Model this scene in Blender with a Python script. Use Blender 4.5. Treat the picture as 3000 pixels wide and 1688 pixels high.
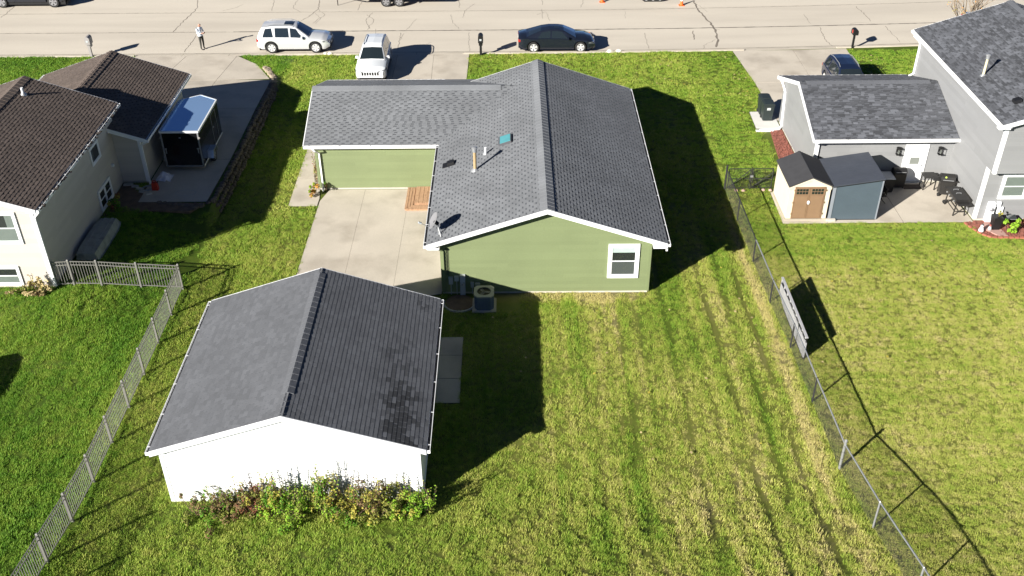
import bpy, bmesh, math, random
import numpy as np
from mathutils import Vector, Matrix

R = math.radians
random.seed(11); rng = np.random.default_rng(11)
for o in list(bpy.data.objects): bpy.data.objects.remove(o)
sc = bpy.context.scene; COL = sc.collection

# ------------------------------------------------------------------ camera, sky, sun, exposure
H = 24.5; PITCH = R(34.56); ROLL = R(0.42); FPX = 2946.0
F_ = Vector((0, math.cos(PITCH), -math.sin(PITCH))); r_ = Vector((1, 0, 0)); d_ = F_.cross(r_)
c_, s_ = math.cos(ROLL), math.sin(ROLL)
r2_ = c_*r_ + s_*d_; d2_ = -s_*r_ + c_*d_
cd = bpy.data.cameras.new('camera'); cam = bpy.data.objects.new('camera', cd); COL.objects.link(cam)
cd.sensor_width = 36; cd.lens = 36*FPX/3000; cd.clip_start = 0.5; cd.clip_end = 3000
m3 = Matrix((r2_, -d2_, -F_)).transposed()
cam.matrix_world = Matrix.Translation((0, 0, H)) @ m3.to_4x4()
sc.camera = cam

SUN_EL = R(24.8); SUN_DIR = Vector((0.73, 0.684, 0)).normalized()      # the way the shadows fall
w = bpy.data.worlds.new('World'); sc.world = w; w.use_nodes = True
nt = w.node_tree; bg = nt.nodes['Background']; sky = nt.nodes.new('ShaderNodeTexSky')
sky.sky_type = 'NISHITA'; sky.sun_disc = False; sky.sun_elevation = SUN_EL
sky.sun_rotation = math.atan2(-SUN_DIR.x, -SUN_DIR.y) % (2*math.pi)
sky.air_density = 0.27; sky.dust_density = 0.0; sky.ozone_density = 3.0
nt.links.new(sky.outputs[0], bg.inputs[0]); bg.inputs[1].default_value = 0.05
sl = bpy.data.lights.new('sun', 'SUN'); so = bpy.data.objects.new('sun', sl); COL.objects.link(so)
sl.energy = 5.0; sl.angle = R(0.5); sl.color = (1.0, 0.955, 0.88)
so.rotation_euler = Vector((SUN_DIR.x*math.cos(SUN_EL), SUN_DIR.y*math.cos(SUN_EL), -math.sin(SUN_EL))).to_track_quat('-Z', 'Y').to_euler()
so.location = (-60, -60, 60)
sc.view_settings.view_transform = 'Standard'; sc.view_settings.look = 'None'
sc.view_settings.gamma = 1.0; sc.view_settings.use_curve_mapping = False
sc.view_settings.exposure = 1.15
sc.render.resolution_x = 1024; sc.render.resolution_y = 576

# ------------------------------------------------------------------ helpers
def pix(u, v, z=0.0):
    "a photo pixel (3000 wide) taken down to the height z"
    d = F_ + r2_*((u-1500)/FPX) + d2_*((v-844)/FPX)
    return Vector((0, 0, H)) + d*((z-H)/d.z)

def link(o): COL.objects.link(o); return o

def thing(name, label, cat, loc=(0, 0, 0), rz=0.0, group=None):
    o = bpy.data.objects.new(name, None); link(o); o.empty_display_size = .3
    o.location = loc; o.rotation_euler = (0, 0, rz); o['label'] = label; o['category'] = cat
    if group: o['group'] = group
    return o

def tag(o, label, cat, group=None):
    o['label'] = label; o['category'] = cat
    if group: o['group'] = group
    return o

def root_loc(p):
    v = Vector((0, 0, 0))
    while p is not None: v += Vector(p.location); p = p.parent
    return v

class MB:
    "collects faces; build() links them as one mesh object"
    def __init__(s): s.v = []; s.f = []; s.m = []
    def add(s, vs, fs, mi=0):
        b = len(s.v); s.v += [tuple(p) for p in vs]; s.f += [tuple(b+i for i in f) for f in fs]; s.m += [mi]*len(fs); return s
    def poly(s, pts, mi=0): return s.add(pts, [range(len(pts))], mi)
    def box(s, x0, y0, z0, x1, y1, z1, mi=0):
        vs = [(x0,y0,z0),(x1,y0,z0),(x1,y1,z0),(x0,y1,z0),(x0,y0,z1),(x1,y0,z1),(x1,y1,z1),(x0,y1,z1)]
        return s.add(vs, [(0,3,2,1),(4,5,6,7),(0,1,5,4),(1,2,6,5),(2,3,7,6),(3,0,4,7)], mi)
    def obox(s, c, sz, M=None, mi=0, taper=1.0):
        a, b, h = sz[0]/2, sz[1]/2, sz[2]/2; t = taper
        vs = [Vector(p) for p in ((-a,-b,-h),(a,-b,-h),(a,b,-h),(-a,b,-h),(-a*t,-b*t,h),(a*t,-b*t,h),(a*t,b*t,h),(-a*t,b*t,h))]
        if M is not None: vs = [M @ p for p in vs]
        c = Vector(c); vs = [c+p for p in vs]
        return s.add(vs, [(0,3,2,1),(4,5,6,7),(0,1,5,4),(1,2,6,5),(2,3,7,6),(3,0,4,7)], mi)
    def beam(s, p0, p1, wd, ht, mi=0, up=(0, 0, 1)):
        "box between two points, wd across, ht along up"
        p0, p1 = Vector(p0), Vector(p1); d = (p1-p0).normalized(); sd = d.cross(Vector(up))
        if sd.length < 1e-5: sd = Vector((1, 0, 0))
        sd.normalize(); u = sd.cross(d).normalized(); a = sd*wd/2; b = u*ht/2
        vs = [p0-a-b, p0+a-b, p0+a+b, p0-a+b, p1-a-b, p1+a-b, p1+a+b, p1-a+b]
        return s.add(vs, [(0,1,2,3),(7,6,5,4),(0,4,5,1),(1,5,6,2),(2,6,7,3),(3,7,4,0)], mi)
    def prism(s, pts, d, mi=0):
        n = len(pts); d = Vector(d); a = [Vector(p) for p in pts]
        return s.add(a+[p+d for p in a], [tuple(range(n-1, -1, -1)), tuple(range(n, 2*n))]+[(i, (i+1) % n, n+(i+1) % n, n+i) for i in range(n)], mi)
    def tube(s, p0, p1, r0, r1=None, n=8, mi=0, cap=True):
        r1 = r0 if r1 is None else r1; p0, p1 = Vector(p0), Vector(p1); d = (p1-p0)
        if d.length < 1e-6: return s
        d.normalize(); a = d.orthogonal().normalized(); b = d.cross(a)
        vs = []
        for p, r in ((p0, r0), (p1, r1)):
            vs += [p+(a*math.cos(2*math.pi*i/n)+b*math.sin(2*math.pi*i/n))*r for i in range(n)]
        fs = [(i, (i+1) % n, n+(i+1) % n, n+i) for i in range(n)]
        if cap: fs += [tuple(range(n-1, -1, -1)), tuple(range(n, 2*n))]
        return s.add(vs, fs, mi)
    def path(s, pts, r, n=6, mi=0):
        for a, b in zip(pts[:-1], pts[1:]): s.tube(a, b, r, r, n, mi)
        return s
    def lathe(s, prof, c=(0, 0, 0), n=16, M=None, mi=0):
        c = Vector(c); vs = []
        for r, z in prof:
            for i in range(n):
                p = Vector((r*math.cos(2*math.pi*i/n), r*math.sin(2*math.pi*i/n), z)); vs.append(c+(M @ p if M is not None else p))
        k = len(prof)
        fs = [(j*n+i, j*n+(i+1) % n, (j+1)*n+(i+1) % n, (j+1)*n+i) for j in range(k-1) for i in range(n)]
        fs += [tuple(range(n-1, -1, -1)), tuple((k-1)*n+i for i in range(n))]
        return s.add(vs, fs, mi)
    def build(s, name, mats, parent=None, smooth=False, local=False, tint=None, sharp=35):
        me = bpy.data.meshes.new(name)
        vs = s.v
        if parent is not None and not local:
            L = root_loc(parent); vs = [(p[0]-L.x, p[1]-L.y, p[2]-L.z) for p in vs]
        me.from_pydata(vs, [], s.f)
        if not isinstance(mats, (list, tuple)): mats = [mats]
        for m in mats: me.materials.append(m)
        if len(mats) > 1: me.polygons.foreach_set('material_index', s.m)
        if tint is not None:
            at = me.attributes.new('tint', 'FLOAT', 'FACE'); at.data.foreach_set('value', tint)
        if smooth:
            me.polygons.foreach_set('use_smooth', [True]*len(me.polygons)); me.set_sharp_from_angle(angle=R(sharp))
        me.update()
        o = bpy.data.objects.new(name, me); link(o); o.parent = parent
        return o

class Fr:
    "a wall frame: u along the wall, n out of it, z up"
    def __init__(s, o, U, N): s.o = Vector(o); s.U = Vector(U).normalized(); s.N = Vector(N).normalized()
    def p(s, u, n, z): return s.o+s.U*u+s.N*n+Vector((0, 0, z))
    def box(s, mb, u0, u1, n0, n1, z0, z1, mi=0):
        vs = [s.p(u0,n0,z0), s.p(u1,n0,z0), s.p(u1,n1,z0), s.p(u0,n1,z0), s.p(u0,n0,z1), s.p(u1,n0,z1), s.p(u1,n1,z1), s.p(u0,n1,z1)]
        return mb.add(vs, [(0,3,2,1),(4,5,6,7),(0,1,5,4),(1,2,6,5),(2,3,7,6),(3,0,4,7)], mi)

# ------------------------------------------------------------------ materials
MATS = {}
def pm(name, col, rough=.6, var=.08, vs=2.0, fvar=0.0, fs=40, bump=0.0, bs=60, metal=0.0, coat=0.0, spec=.4, tint=False, col2=None, c2s=1.0, c2=(.5, .7), stretch=None, rvar=0.0):
    if name in MATS: return MATS[name]
    m = bpy.data.materials.new(name); m.use_nodes = True; t = m.node_tree; N = t.nodes; Lk = t.links
    b = N['Principled BSDF']; b.inputs['Roughness'].default_value = rough; b.inputs['Metallic'].default_value = metal
    b.inputs['Coat Weight'].default_value = coat; b.inputs['Specular IOR Level'].default_value = spec; b.inputs['Coat Roughness'].default_value = .03
    g = N.new('ShaderNodeNewGeometry'); src = g.outputs['Position']
    if stretch:
        mp = N.new('ShaderNodeMapping'); mp.inputs['Scale'].default_value = stretch; Lk.new(src, mp.inputs[0]); src = mp.outputs[0]
    def noise(s, det=5):
        n = N.new('ShaderNodeTexNoise'); n.inputs['Scale'].default_value = s; n.inputs['Detail'].default_value = det; Lk.new(src, n.inputs['Vector']); return n.outputs['Fac']
    def rng_(sock, a, b_, lo=0.25, hi=0.75):
        k = N.new('ShaderNodeMapRange'); k.inputs['From Min'].default_value = lo; k.inputs['From Max'].default_value = hi
        k.inputs['To Min'].default_value = a; k.inputs['To Max'].default_value = b_; Lk.new(sock, k.inputs['Value']); return k.outputs[0]
    def mul(a, b_):
        k = N.new('ShaderNodeMath'); k.operation = 'MULTIPLY'; Lk.new(a, k.inputs[0]); Lk.new(b_, k.inputs[1]); return k.outputs[0]
    f = rng_(noise(vs), 1-var, 1+var)
    if fvar: f = mul(f, rng_(noise(fs, 3), 1-fvar, 1+fvar))
    if tint:
        a = N.new('ShaderNodeAttribute'); a.attribute_name = 'tint'; f = mul(f, a.outputs['Fac'])
    rgb = N.new('ShaderNodeRGB'); rgb.outputs[0].default_value = (*col, 1); cs = rgb.outputs[0]
    if col2:
        mx = N.new('ShaderNodeMix'); mx.data_type = 'RGBA'; Lk.new(rng_(noise(c2s, 6), 0, 1, *c2), mx.inputs[0]); Lk.new(cs, mx.inputs[6]); mx.inputs[7].default_value = (*col2, 1); cs = mx.outputs[2]
    vm = N.new('ShaderNodeVectorMath'); vm.operation = 'SCALE'; Lk.new(cs, vm.inputs[0]); Lk.new(f, vm.inputs['Scale'])
    Lk.new(vm.outputs[0], b.inputs['Base Color'])
    if rvar: Lk.new(rng_(noise(vs*3), max(0, rough-rvar), min(1, rough+rvar)), b.inputs['Roughness'])
    if bump:
        bn = N.new('ShaderNodeBump'); bn.inputs['Strength'].default_value = bump; bn.inputs['Distance'].default_value = .02; Lk.new(noise(bs, 4), bn.inputs['Height']); Lk.new(bn.outputs[0], b.inputs['Normal'])
    MATS[name] = m; return m

def glass_mat(name, tintc=(.9, .95, .95), refl=.35):
    "window glass: mirror-like skin over a clear view of what stands behind it"
    if name in MATS: return MATS[name]
    m = bpy.data.materials.new(name); m.use_nodes = True; t = m.node_tree; N = t.nodes; N.remove(N['Principled BSDF'])
    tr = N.new('ShaderNodeBsdfTransparent'); tr.inputs[0].default_value = (*tintc, 1)
    gl = N.new('ShaderNodeBsdfGlossy'); gl.inputs['Roughness'].default_value = .02
    lw = N.new('ShaderNodeLayerWeight'); lw.inputs[0].default_value = .5
    pw = N.new('ShaderNodeMath'); pw.operation = 'POWER'; t.links.new(lw.outputs['Facing'], pw.inputs[0]); pw.inputs[1].default_value = 3.5
    fr = N.new('ShaderNodeMath'); fr.operation = 'MULTIPLY_ADD'; t.links.new(pw.outputs[0], fr.inputs[0]); fr.inputs[1].default_value = .85; fr.inputs[2].default_value = .08
    mx = N.new('ShaderNodeMixShader'); t.links.new(fr.outputs[0], mx.inputs[0]); t.links.new(tr.outputs[0], mx.inputs[1]); t.links.new(gl.outputs[0], mx.inputs[2])
    t.links.new(mx.outputs[0], N['Material Output'].inputs[0]); MATS[name] = m; return m

M_white = pm('white_trim', (.78, .79, .80), .45, .03, 1.5)
M_whitewall = pm('white_siding', (.80, .80, .79), .5, .04, .8, fvar=.03, fs=9)
M_green = pm('green_siding', (.178, .214, .106), .6, .05, .7, fvar=.05, fs=14, tint=True)
M_greenp = pm('green_paint', (.178, .214, .106), .6, .05, .7)
M_tan = pm('tan_siding', (.47, .435, .39), .55, .04, .8, tint=True)
M_tanp = pm('tan_paint', (.47, .435, .39), .55, .04, .8)
M_grays = pm('gray_siding', (.232, .235, .238), .55, .04, .8, tint=True)
M_graysp = pm('gray_paint', (.232, .235, .238), .55, .04, .8)
M_whites = pm('white_vinyl', (.80, .80, .79), .5, .03, .8, tint=True)
M_found = pm('foundation', (.50, .47, .41), .85, .12, 3, bump=.3)
M_shA = pm('shingle_gray', (.172, .180, .191), .9, .17, .55, fvar=.14, fs=70, bump=.25, bs=220, tint=True)
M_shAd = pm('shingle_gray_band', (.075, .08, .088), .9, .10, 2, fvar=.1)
M_shG = pm('shingle_garage', (.114, .119, .130), .9, .12, .7, fvar=.16, fs=60, bump=.25, bs=220, tint=True)
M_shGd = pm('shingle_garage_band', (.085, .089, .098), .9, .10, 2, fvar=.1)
M_shB = pm('shingle_brown', (.118, .092, .077), .9, .16, .8, fvar=.18, fs=60, bump=.25, bs=220, tint=True)
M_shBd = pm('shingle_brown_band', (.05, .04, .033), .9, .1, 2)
M_shR = pm('shingle_slate', (.095, .10, .113), .9, .10, .9, fvar=.12, fs=70, bump=.25, bs=220, tint=True)
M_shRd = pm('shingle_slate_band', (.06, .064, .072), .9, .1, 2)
M_deck = pm('roof_deck', (.05, .05, .05), .9)
M_gut = pm('gutter_dark', (.03, .03, .035), .7)
M_conc = pm('concrete', (.50, .45, .375), .85, .10, .5, fvar=.06, fs=22, bump=.15, bs=120, col2=(.37, .325, .265), c2s=.6, c2=(.48, .74))
M_road = pm('road_concrete', (.545, .495, .415), .85, .06, .35, fvar=.05, fs=30, bump=.15, bs=100, col2=(.455, .41, .345), c2s=.25, c2=(.45, .8), stretch=(.25, 1.6, 1))
M_curb = pm('curb_concrete', (.50, .45, .37), .85, .1, .8, fvar=.08, fs=20, bump=.2)
M_tar = pm('crack_filler', (.19, .165, .135), .8, .2, 3)
M_tar2 = pm('joint_tar', (.085, .075, .065), .8, .2, 3)
M_joint = pm('joint_filler', (.10, .085, .07), .85, .25, 3)
M_soil = pm('soil', (.075, .062, .03), .95, .3, 1.2, fvar=.3, fs=20, bump=.6, bs=30)
M_dirt = pm('bare_dirt', (.16, .11, .075), .95, .25, 3, fvar=.2, fs=30, bump=.5, bs=40)
M_black = pm('black_plastic', (.012, .012, .013), .45, .1, 3)
M_blackm = pm('black_metal', (.018, .018, .019), .45, .15, 5, metal=.3)
M_rubber = pm('rubber', (.02, .02, .02), .85, .15, 8)
M_rim = pm('alloy', (.72, .72, .73), .35, .05, 6, metal=.35)
M_galv = pm('galvanised', (.42, .43, .44), .4, .12, 6, metal=.6)
M_vinylw = pm('chain_vinyl', (.03, .03, .03), .7, .15, 4, spec=.15)
M_bronze = pm('fence_taupe', (.185, .18, .165), .5, .08, 4)
M_glass = glass_mat('window_glass')
M_carglass = pm('car_glass', (.014, .02, .023), .03, 0, 1, spec=1.0, coat=1.0)
M_dark = pm('dark_interior', (.02, .021, .022), .9)
M_blind = pm('window_blind', (.19, .205, .185), .8, .05, 4); M_shade = pm('window_shade', (.55, .62, .57), .8, .04, 4)
M_screen = pm('insect_screen', (.085, .088, .086), .8, .05, 30)
M_wood = pm('step_cedar', (.42, .255, .155), .75, .14, 3, fvar=.12, fs=20, col2=(.27, .15, .09), c2s=4, c2=(.5, .75), stretch=(6, 1, 1))
M_gray = pm('utility_gray', (.42, .45, .46), .5, .06, 3)
# ------------------------------------------------------------------ the setting: ground, road, slabs
def terr(x, y):
    "the back of the lots climbs towards a bank"
    x = np.asarray(x, float); y = np.asarray(y, float)
    k = np.clip(.030+(x+14)/25*.017, .02, .05); t = np.clip(24.8-y, 0, None)
    h = np.where(t < 2.5, k*t*t, k*6.25+5*k*(np.clip(t, 2.5, 9)-2.5))
    return h+left_lot(x, y)
def sstep(a, b, v): q = np.clip((v-a)/(b-a), 0, 1); return q*q*(3-2*q)
def left_lot(x, y):
    "the lot of the tan house stands about 0.6 m above the others and is held up by a stone border along its drive"
    A = .63*sstep(30.5, 34.3, y)*(1-sstep(50, 61.5, y)); soft = 1-sstep(-18.8, -13.3, x); hard = 1-sstep(-14.35, -14.05, x)
    f = sstep(40.2, 41.5, y); return A*(soft*(1-f)+hard*f)
def tz(x, y): return float(terr(x, y))
def curb_y(x):
    x = np.asarray(x, float); return 62.95+.0012*np.clip(x, 0, 40)**2-.004*np.clip(x-40, 0, None)*0
RUTS = [(9.75, .95), (9.05, .7), (8.15, .9), (7.3, .55), (6.3, .7), (5.1, .45), (4.3, .6), (3.0, .4), (1.9, .4)]
def rut(x, y):
    "0..1 depth of the mower ruts in the middle back yard"
    xs = x+.06*np.sin(y*.35+1)+.03*np.sin(y*1.3)+.35*np.clip((30-y)/12, 0, 1)*0
    v = np.zeros_like(x)
    for c, a in RUTS: v = np.maximum(v, a*np.exp(-((xs-c)/.17)**2)*(.62+.38*np.sin(y*.9+c*5)*np.sin(y*.37+c)))
    m = np.clip((41-y)/4, 0, 1)*np.clip((10.6-x)/.3, 0, 1)*np.clip((x-.8)/1.2, 0, 1)
    return np.clip(v, 0, 1)*m

g = MB(); g.add([(-700, -300, -.42), (700, -300, -.42), (700, 900, -.42), (-700, 900, -.42)], [(0, 1, 2, 3)])
M_far = pm('far_ground', (.07, .09, .03), .95, .3, .1)
o = g.build('ground', M_far); o['kind'] = 'structure'

def lawn_sheet(name, x0, x1, nx, ys, edge=None, hf=None):
    xs = np.array(list(np.arange(-75, -20, 2.5))+list(np.arange(-20, -14.6, .5))+list(np.arange(-14.5, -13.0, .15))+list(np.arange(-13, 13, 1))+list(np.arange(13, 76, 2.5))); nx = len(xs); m = MB(); vs = []
    for j, yy in enumerate(ys):
        for xx in xs:
            y = yy
            if edge is not None and j == len(ys)-1: y = float(edge(xx))
            vs.append((xx, y, hf(xx, y) if hf else 0.0))
    fs = [(j*nx+i, j*nx+i+1, (j+1)*nx+i+1, (j+1)*nx+i) for j in range(len(ys)-1) for i in range(nx-1)]
    m.add(vs, fs); return m
lm = lawn_sheet('lawn', None, None, 0, list(np.arange(-6, 26, .8))+list(np.arange(26, 62, 1.0))+[62.3], edge=lambda x: curb_y(x)-.62, hf=lambda x, y: tz(x, y))
lawn = lm.build('lawn', M_soil, smooth=True); lawn['kind'] = 'structure'
fl = MB(); fl.box(-75, 77.5, -.4, 75, 130, 0); o = fl.build('lawn', M_far); o['kind'] = 'structure'

# road: three lanes of concrete with recessed joints, kerb and gutter along the lots
road = bpy.data.objects.new('road', None); link(road); road['kind'] = 'structure'; road.location = (0, 63, 0)
def strip(name, fa, fb, zt, mat, parent, x0=-75, x1=75, n=61, zb=-.4):
    m = MB(); xs = np.linspace(x0, x1, n); vs = []
    for x in xs: vs += [(x, float(fa(x)), zb), (x, float(fa(x)), zt), (x, float(fb(x)), zt), (x, float(fb(x)), zb)]
    fs = []
    for i in range(n-1):
        a = i*4; b = a+4
        fs += [(a, b, b+1, a+1), (a+1, b+1, b+2, a+2), (a+2, b+2, b+3, a+3)]
    fs += [(0, 1, 2, 3), (4*(n-1)+3, 4*(n-1)+2, 4*(n-1)+1, 4*(n-1))]
    m.add(vs, fs); return m.build(name, mat, parent)
j2 = lambda x: curb_y(x)+3.95-.008*np.clip(x, 0, 40); j3 = lambda x: curb_y(x)+7.85
ZR = -.07
strip('bed', lambda x: curb_y(x)-.60, lambda x: curb_y(x)+14.6, ZR-.006, M_joint, road, zb=-.41)
strip('lane', lambda x: curb_y(x)+.02, lambda x: j2(x)-.025, ZR, M_road, road)
strip('lane', lambda x: j2(x)+.025, lambda x: j3(x)-.012, ZR, M_road, road)
strip('lane', lambda x: j3(x)+.012, lambda x: curb_y(x)+12.0, ZR, M_road, road)
# kerb in 3 m lengths, dropped at the drives
DRIVES = [(-24.6, -16.9), (-9.95, -2.6), (14.3, 21.9)]
for k in range(-22, 23):
    xa, xb = k*3.05, k*3.05+3.035; mid = (xa+xb)/2
    drop = any(a-.2 < mid < b+.2 for a, b in DRIVES)
    m = MB(); ys = [(float(curb_y(xa))-.60, float(curb_y(xa))), (float(curb_y(xb))-.60, float(curb_y(xb)))]
    top = -.015 if drop else .06
    for q, x in enumerate((xa, xb)):
        a, b = ys[q]; m.v += [(x, a, -.4), (x, a, top), (x, a+.16, top), (x, a+.22, ZR+(.03 if drop else .01)), (x, b, ZR+.002), (x, b, -.4)]
    for i in range(5): m.f.append((i, 6+i, 7+i, i+1)); m.m.append(0)
    m.f += [(0, 1, 2, 3, 4, 5), (11, 10, 9, 8, 7, 6)]; m.m += [0, 0]
    m.build('kerb_stone', M_curb, road)
strip('far_kerb', lambda x: curb_y(x)+12.02, lambda x: curb_y(x)+12.6, .05, M_curb, road)
strip('verge', lambda x: curb_y(x)+12.62, lambda x: curb_y(x)+14.58, 0.0, M_far, road)

def ribbon(m, pts, wd, z, jit=.0):
    "flat crooked ribbon through photo points (world xy)"
    P = [Vector((p[0], p[1], 0)) for p in pts]; Q = []
    for a, b in zip(P[:-1], P[1:]):
        n = max(1, int((b-a).length/.22))
        for i in range(n): Q.append(a.lerp(b, i/n)+Vector((random.uniform(-jit, jit), random.uniform(-jit, jit), 0)))
    Q.append(P[-1]); vs = []
    for i, q in enumerate(Q):
        d = (Q[min(i+1, len(Q)-1)]-Q[max(i-1, 0)]).normalized(); n = Vector((-d.y, d.x, 0)); ww = wd*random.uniform(.5, 1.2)/2
        vs += [(q.x-n.x*ww, q.y-n.y*ww, z), (q.x+n.x*ww, q.y+n.y*ww, z)]
    m.add(vs, [(2*i, 2*i+1, 2*i+3, 2*i+2) for i in range(len(Q)-1)])
S75 = 750/2575
def zp(ox, pts, oy=0): return [tuple(pix(ox+x*S75, oy+y*S75, ZR)[:2]) for x, y in pts]
CR = [(0, [(1985, 0), (1990, 60), (1960, 110), (1870, 190), (1740, 325)], .10), (0, [(1975, 360), (1910, 450), (1855, 525)], .09), (0, [(140, 70), (10, 180)], .08), (0, [(2440, 50), (2340, 90), (2240, 110)], .05),
      (750, [(640, 0), (625, 90), (560, 150), (450, 210)], .09), (750, [(625, 90), (690, 150), (600, 240)], .05), (750, [(600, 130), (640, 180), (570, 235)], .05), (750, [(185, 0), (160, 110)], .05), (750, [(420, 0), (370, 80), (450, 125)], .05),
      (750, [(1060, 20), (1025, 105)], .05), (750, [(1110, 150), (1190, 200), (1120, 300)], .06), (750, [(1170, 130), (1100, 210), (1150, 290)], .05), (750, [(1620, 190), (1510, 300)], .05), (750, [(1455, 330), (1440, 430), (1430, 505)], .07), (750, [(1490, 340), (1450, 400)], .04),
      (750, [(2045, 0), (2050, 80)], .05), (750, [(2200, 40), (2100, 110), (2080, 180)], .05), (750, [(1960, 150), (1985, 230), (2040, 290)], .05), (750, [(2143, 325), (2146, 515)], .04),
      (1500, [(300, 0), (305, 50)], .06), (1500, [(300, 90), (310, 190)], .05), (1500, [(250, 150), (340, 120), (380, 210)], .04), (1500, [(720, 0), (690, 75)], .05), (1500, [(1340, 330), (1350, 400), (1378, 490)], .06),
      (1500, [(1820, 5), (1880, 110), (2030, 270), (2055, 340), (2070, 400), (2052, 475)], .17), (1500, [(1815, 310), (1830, 400)], .12), (1500, [(2045, 400), (1930, 460), (1925, 490)], .05), (1500, [(2030, 290), (2090, 300)], .05), (1500, [(1830, 20), (1960, 120)], .04), (1500, [(1140, 110), (1135, 185)], .03),
      (2250, [(360, 145), (430, 240)], .06), (2250, [(520, 280), (560, 370), (590, 420), (690, 495)], .08), (2250, [(880, 65), (960, 130), (1030, 215)], .08), (2250, [(1175, 265), (1330, 425)], .06), (2250, [(820, 240), (900, 228), (1080, 238)], .05)]
sp_ = lambda f, a, b_, st: [(x, float(f(x))) for x in np.arange(a, b_, st)]
m = MB(); ribbon(m, sp_(j2, -19, 40, 1.5), .11, ZR+.006, .012); m.build('sealed_joint', M_tar2, road)
m = MB(); ribbon(m, sp_(j2, -60, -19, 1.5), .05, ZR+.006, .02); m.build('sealed_joint', M_tar, road)
m = MB(); ribbon(m, sp_(lambda x: curb_y(x)+.01, -60, 50, 1.5), .06, ZR+.007, .008); m.build('sealed_joint', M_tar, road)
m = MB(); ribbon(m, sp_(j3, -60, 50, 1.5), .05, ZR+.006, .025); m.build('sealed_joint', M_tar, road)
for ox, pts, wd in CR:
    m = MB(); ribbon(m, zp(ox, pts), wd*(.8 if wd > .1 else .55), ZR+.004, .055); m.build('crack', M_tar, road)

# slabs: each pour a block of its own
def slab(name, polys, zt=.03, mat=M_conc, label=None, joint=.02):
    p = bpy.data.objects.new(name, None); link(p); p['kind'] = 'structure'; p.location = (polys[0][0][0], polys[0][0][1], 0)
    for k, q in enumerate(polys):
        c = Vector((sum(a[0] for a in q)/len(q), sum(a[1] for a in q)/len(q), 0)); pts = []
        for a in q:
            v = Vector((a[0], a[1], 0)); d = (c-v); pts.append(v+d.normalized()*joint)
        jb = MB().prism([(a[0], a[1], -.3) for a in q], (0, 0, .3+zt-.012)); jb.v = jb.v[:len(q)]+[(a, b_, c_2+float(left_lot(a, b_))) for a, b_, c_2 in jb.v[len(q):]]; jb.build('joint_bed', M_joint, p)
        sm = MB().prism([(a.x, a.y, -.3) for a in pts], (0, 0, .3+zt)); k_ = len(pts); sm.v = sm.v[:k_]+[(a, b_, c+float(left_lot(a, b_))) for a, b_, c in sm.v[k_:]]; sm.build('slab', mat, p)
    return p
cy = lambda x: float(curb_y(x))-.62
slab('driveway', [[(-9.35, 52.0), (-7.3, 52.0), (-7.3, 57), (-9.4, 57)], [(-7.3, 52.0), (-4.85, 52.0), (-4.85, 57), (-7.3, 57)], [(-4.85, 52.0), (-2.72, 52.0), (-2.7, 57), (-4.85, 57)],
                  [(-9.4, 57), (-7.3, 57), (-7.3, 62.3), (-9.8, 62.3)], [(-7.3, 57), (-4.85, 57), (-4.95, 62.3), (-7.3, 62.3)], [(-4.85, 57), (-2.7, 57), (-2.66, 62.3), (-4.95, 62.3)]])
slab('driveway', [[(-17.9, 42.1), (-14.6, 42.1), (-14.45, 46.5), (-17.9, 46.5)], [(-17.9, 46.5), (-14.45, 46.5), (-14.45, 51.7), (-17.9, 51.7)], [(-25.4, 51.7), (-21.5, 51.7), (-21.5, 53), (-25.4, 53)], [(-21.5, 51.7), (-18, 51.7), (-18, 53), (-21.5, 53)], [(-18, 51.7), (-14.45, 51.7), (-14.5, 53), (-18, 53)], [(-25.4, 53), (-21.5, 53), (-21.5, 58), (-25.0, 58)], [(-21.5, 53), (-18, 53), (-18, 58), (-21.5, 58)], [(-18, 53), (-14.5, 53), (-14.65, 58), (-18, 58)],
                  [(-25.0, 58), (-21.5, 58), (-21, 62.3), (-24.3, 62.3)], [(-21.5, 58), (-18, 58), (-17.7, 62.3), (-21, 62.3)], [(-18, 58), (-14.8, 58.2), (-16.1, 60.8), (-17.7, 62.3)]])
slab('driveway', [[(15.0, 52.0), (18.4, 52.0), (18.4, 57.3), (14.85, 57.3)], [(18.4, 52.0), (21.8, 52.0), (21.8, 57.3), (18.4, 57.3)], [(14.85, 57.3), (18.4, 57.3), (18.4, 62.6), (14.45, 62.55)], [(18.4, 57.3), (21.8, 57.3), (21.9, 62.8), (18.4, 62.6)]])
slab('footpath', [[(-10.95, 48.6), (-9.75, 48.6), (-9.75, 52.2), (-10.95, 52.2)], [(-10.93, 45.6), (-9.75, 45.6), (-9.75, 48.6), (-10.95, 48.6)], [(-10.89, 42.7), (-9.48, 42.7), (-9.46, 43.4), (-9.75, 45.6), (-10.93, 45.6)]])
slab('patio', [[(-9.46, 34.6), (-7.33, 34.6), (-7.31, 44.33), (-9.1, 44.33), (-9.42, 43.2)], [(-7.33, 34.6), (-5.11, 34.6), (-5.08, 44.33), (-7.31, 44.33)], [(-5.11, 34.6), (-2.99, 35.13), (-2.99, 44.33), (-5.08, 44.33)]])
slab('side_path', [[(-2.93, 30.94), (-1.96, 30.9), (-1.96, 32.1), (-2.93, 32.1)], [(-2.93, 29.51), (-1.96, 29.51), (-1.96, 30.92), (-2.93, 30.94)], [(-2.93, 28.09), (-1.95, 28.09), (-1.96, 29.51), (-2.93, 29.51)]])
slab('patio', [[(12.8, 40.72), (14.92, 40.72), (14.92, 43.75), (12.85, 43.75)], [(14.92, 40.74), (18.5, 40.74), (18.5, 44.68), (14.92, 44.68)], [(18.5, 40.74), (21.79, 40.74), (21.79, 44.68), (18.5, 44.68)]])
slab('bin_pad', [[(13.62, 50.95), (15.0, 50.95), (15.0, 53.2), (13.68, 53.15)]], .04, pm('white_slab', (.62, .61, .58), .8, .06, 2))
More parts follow.
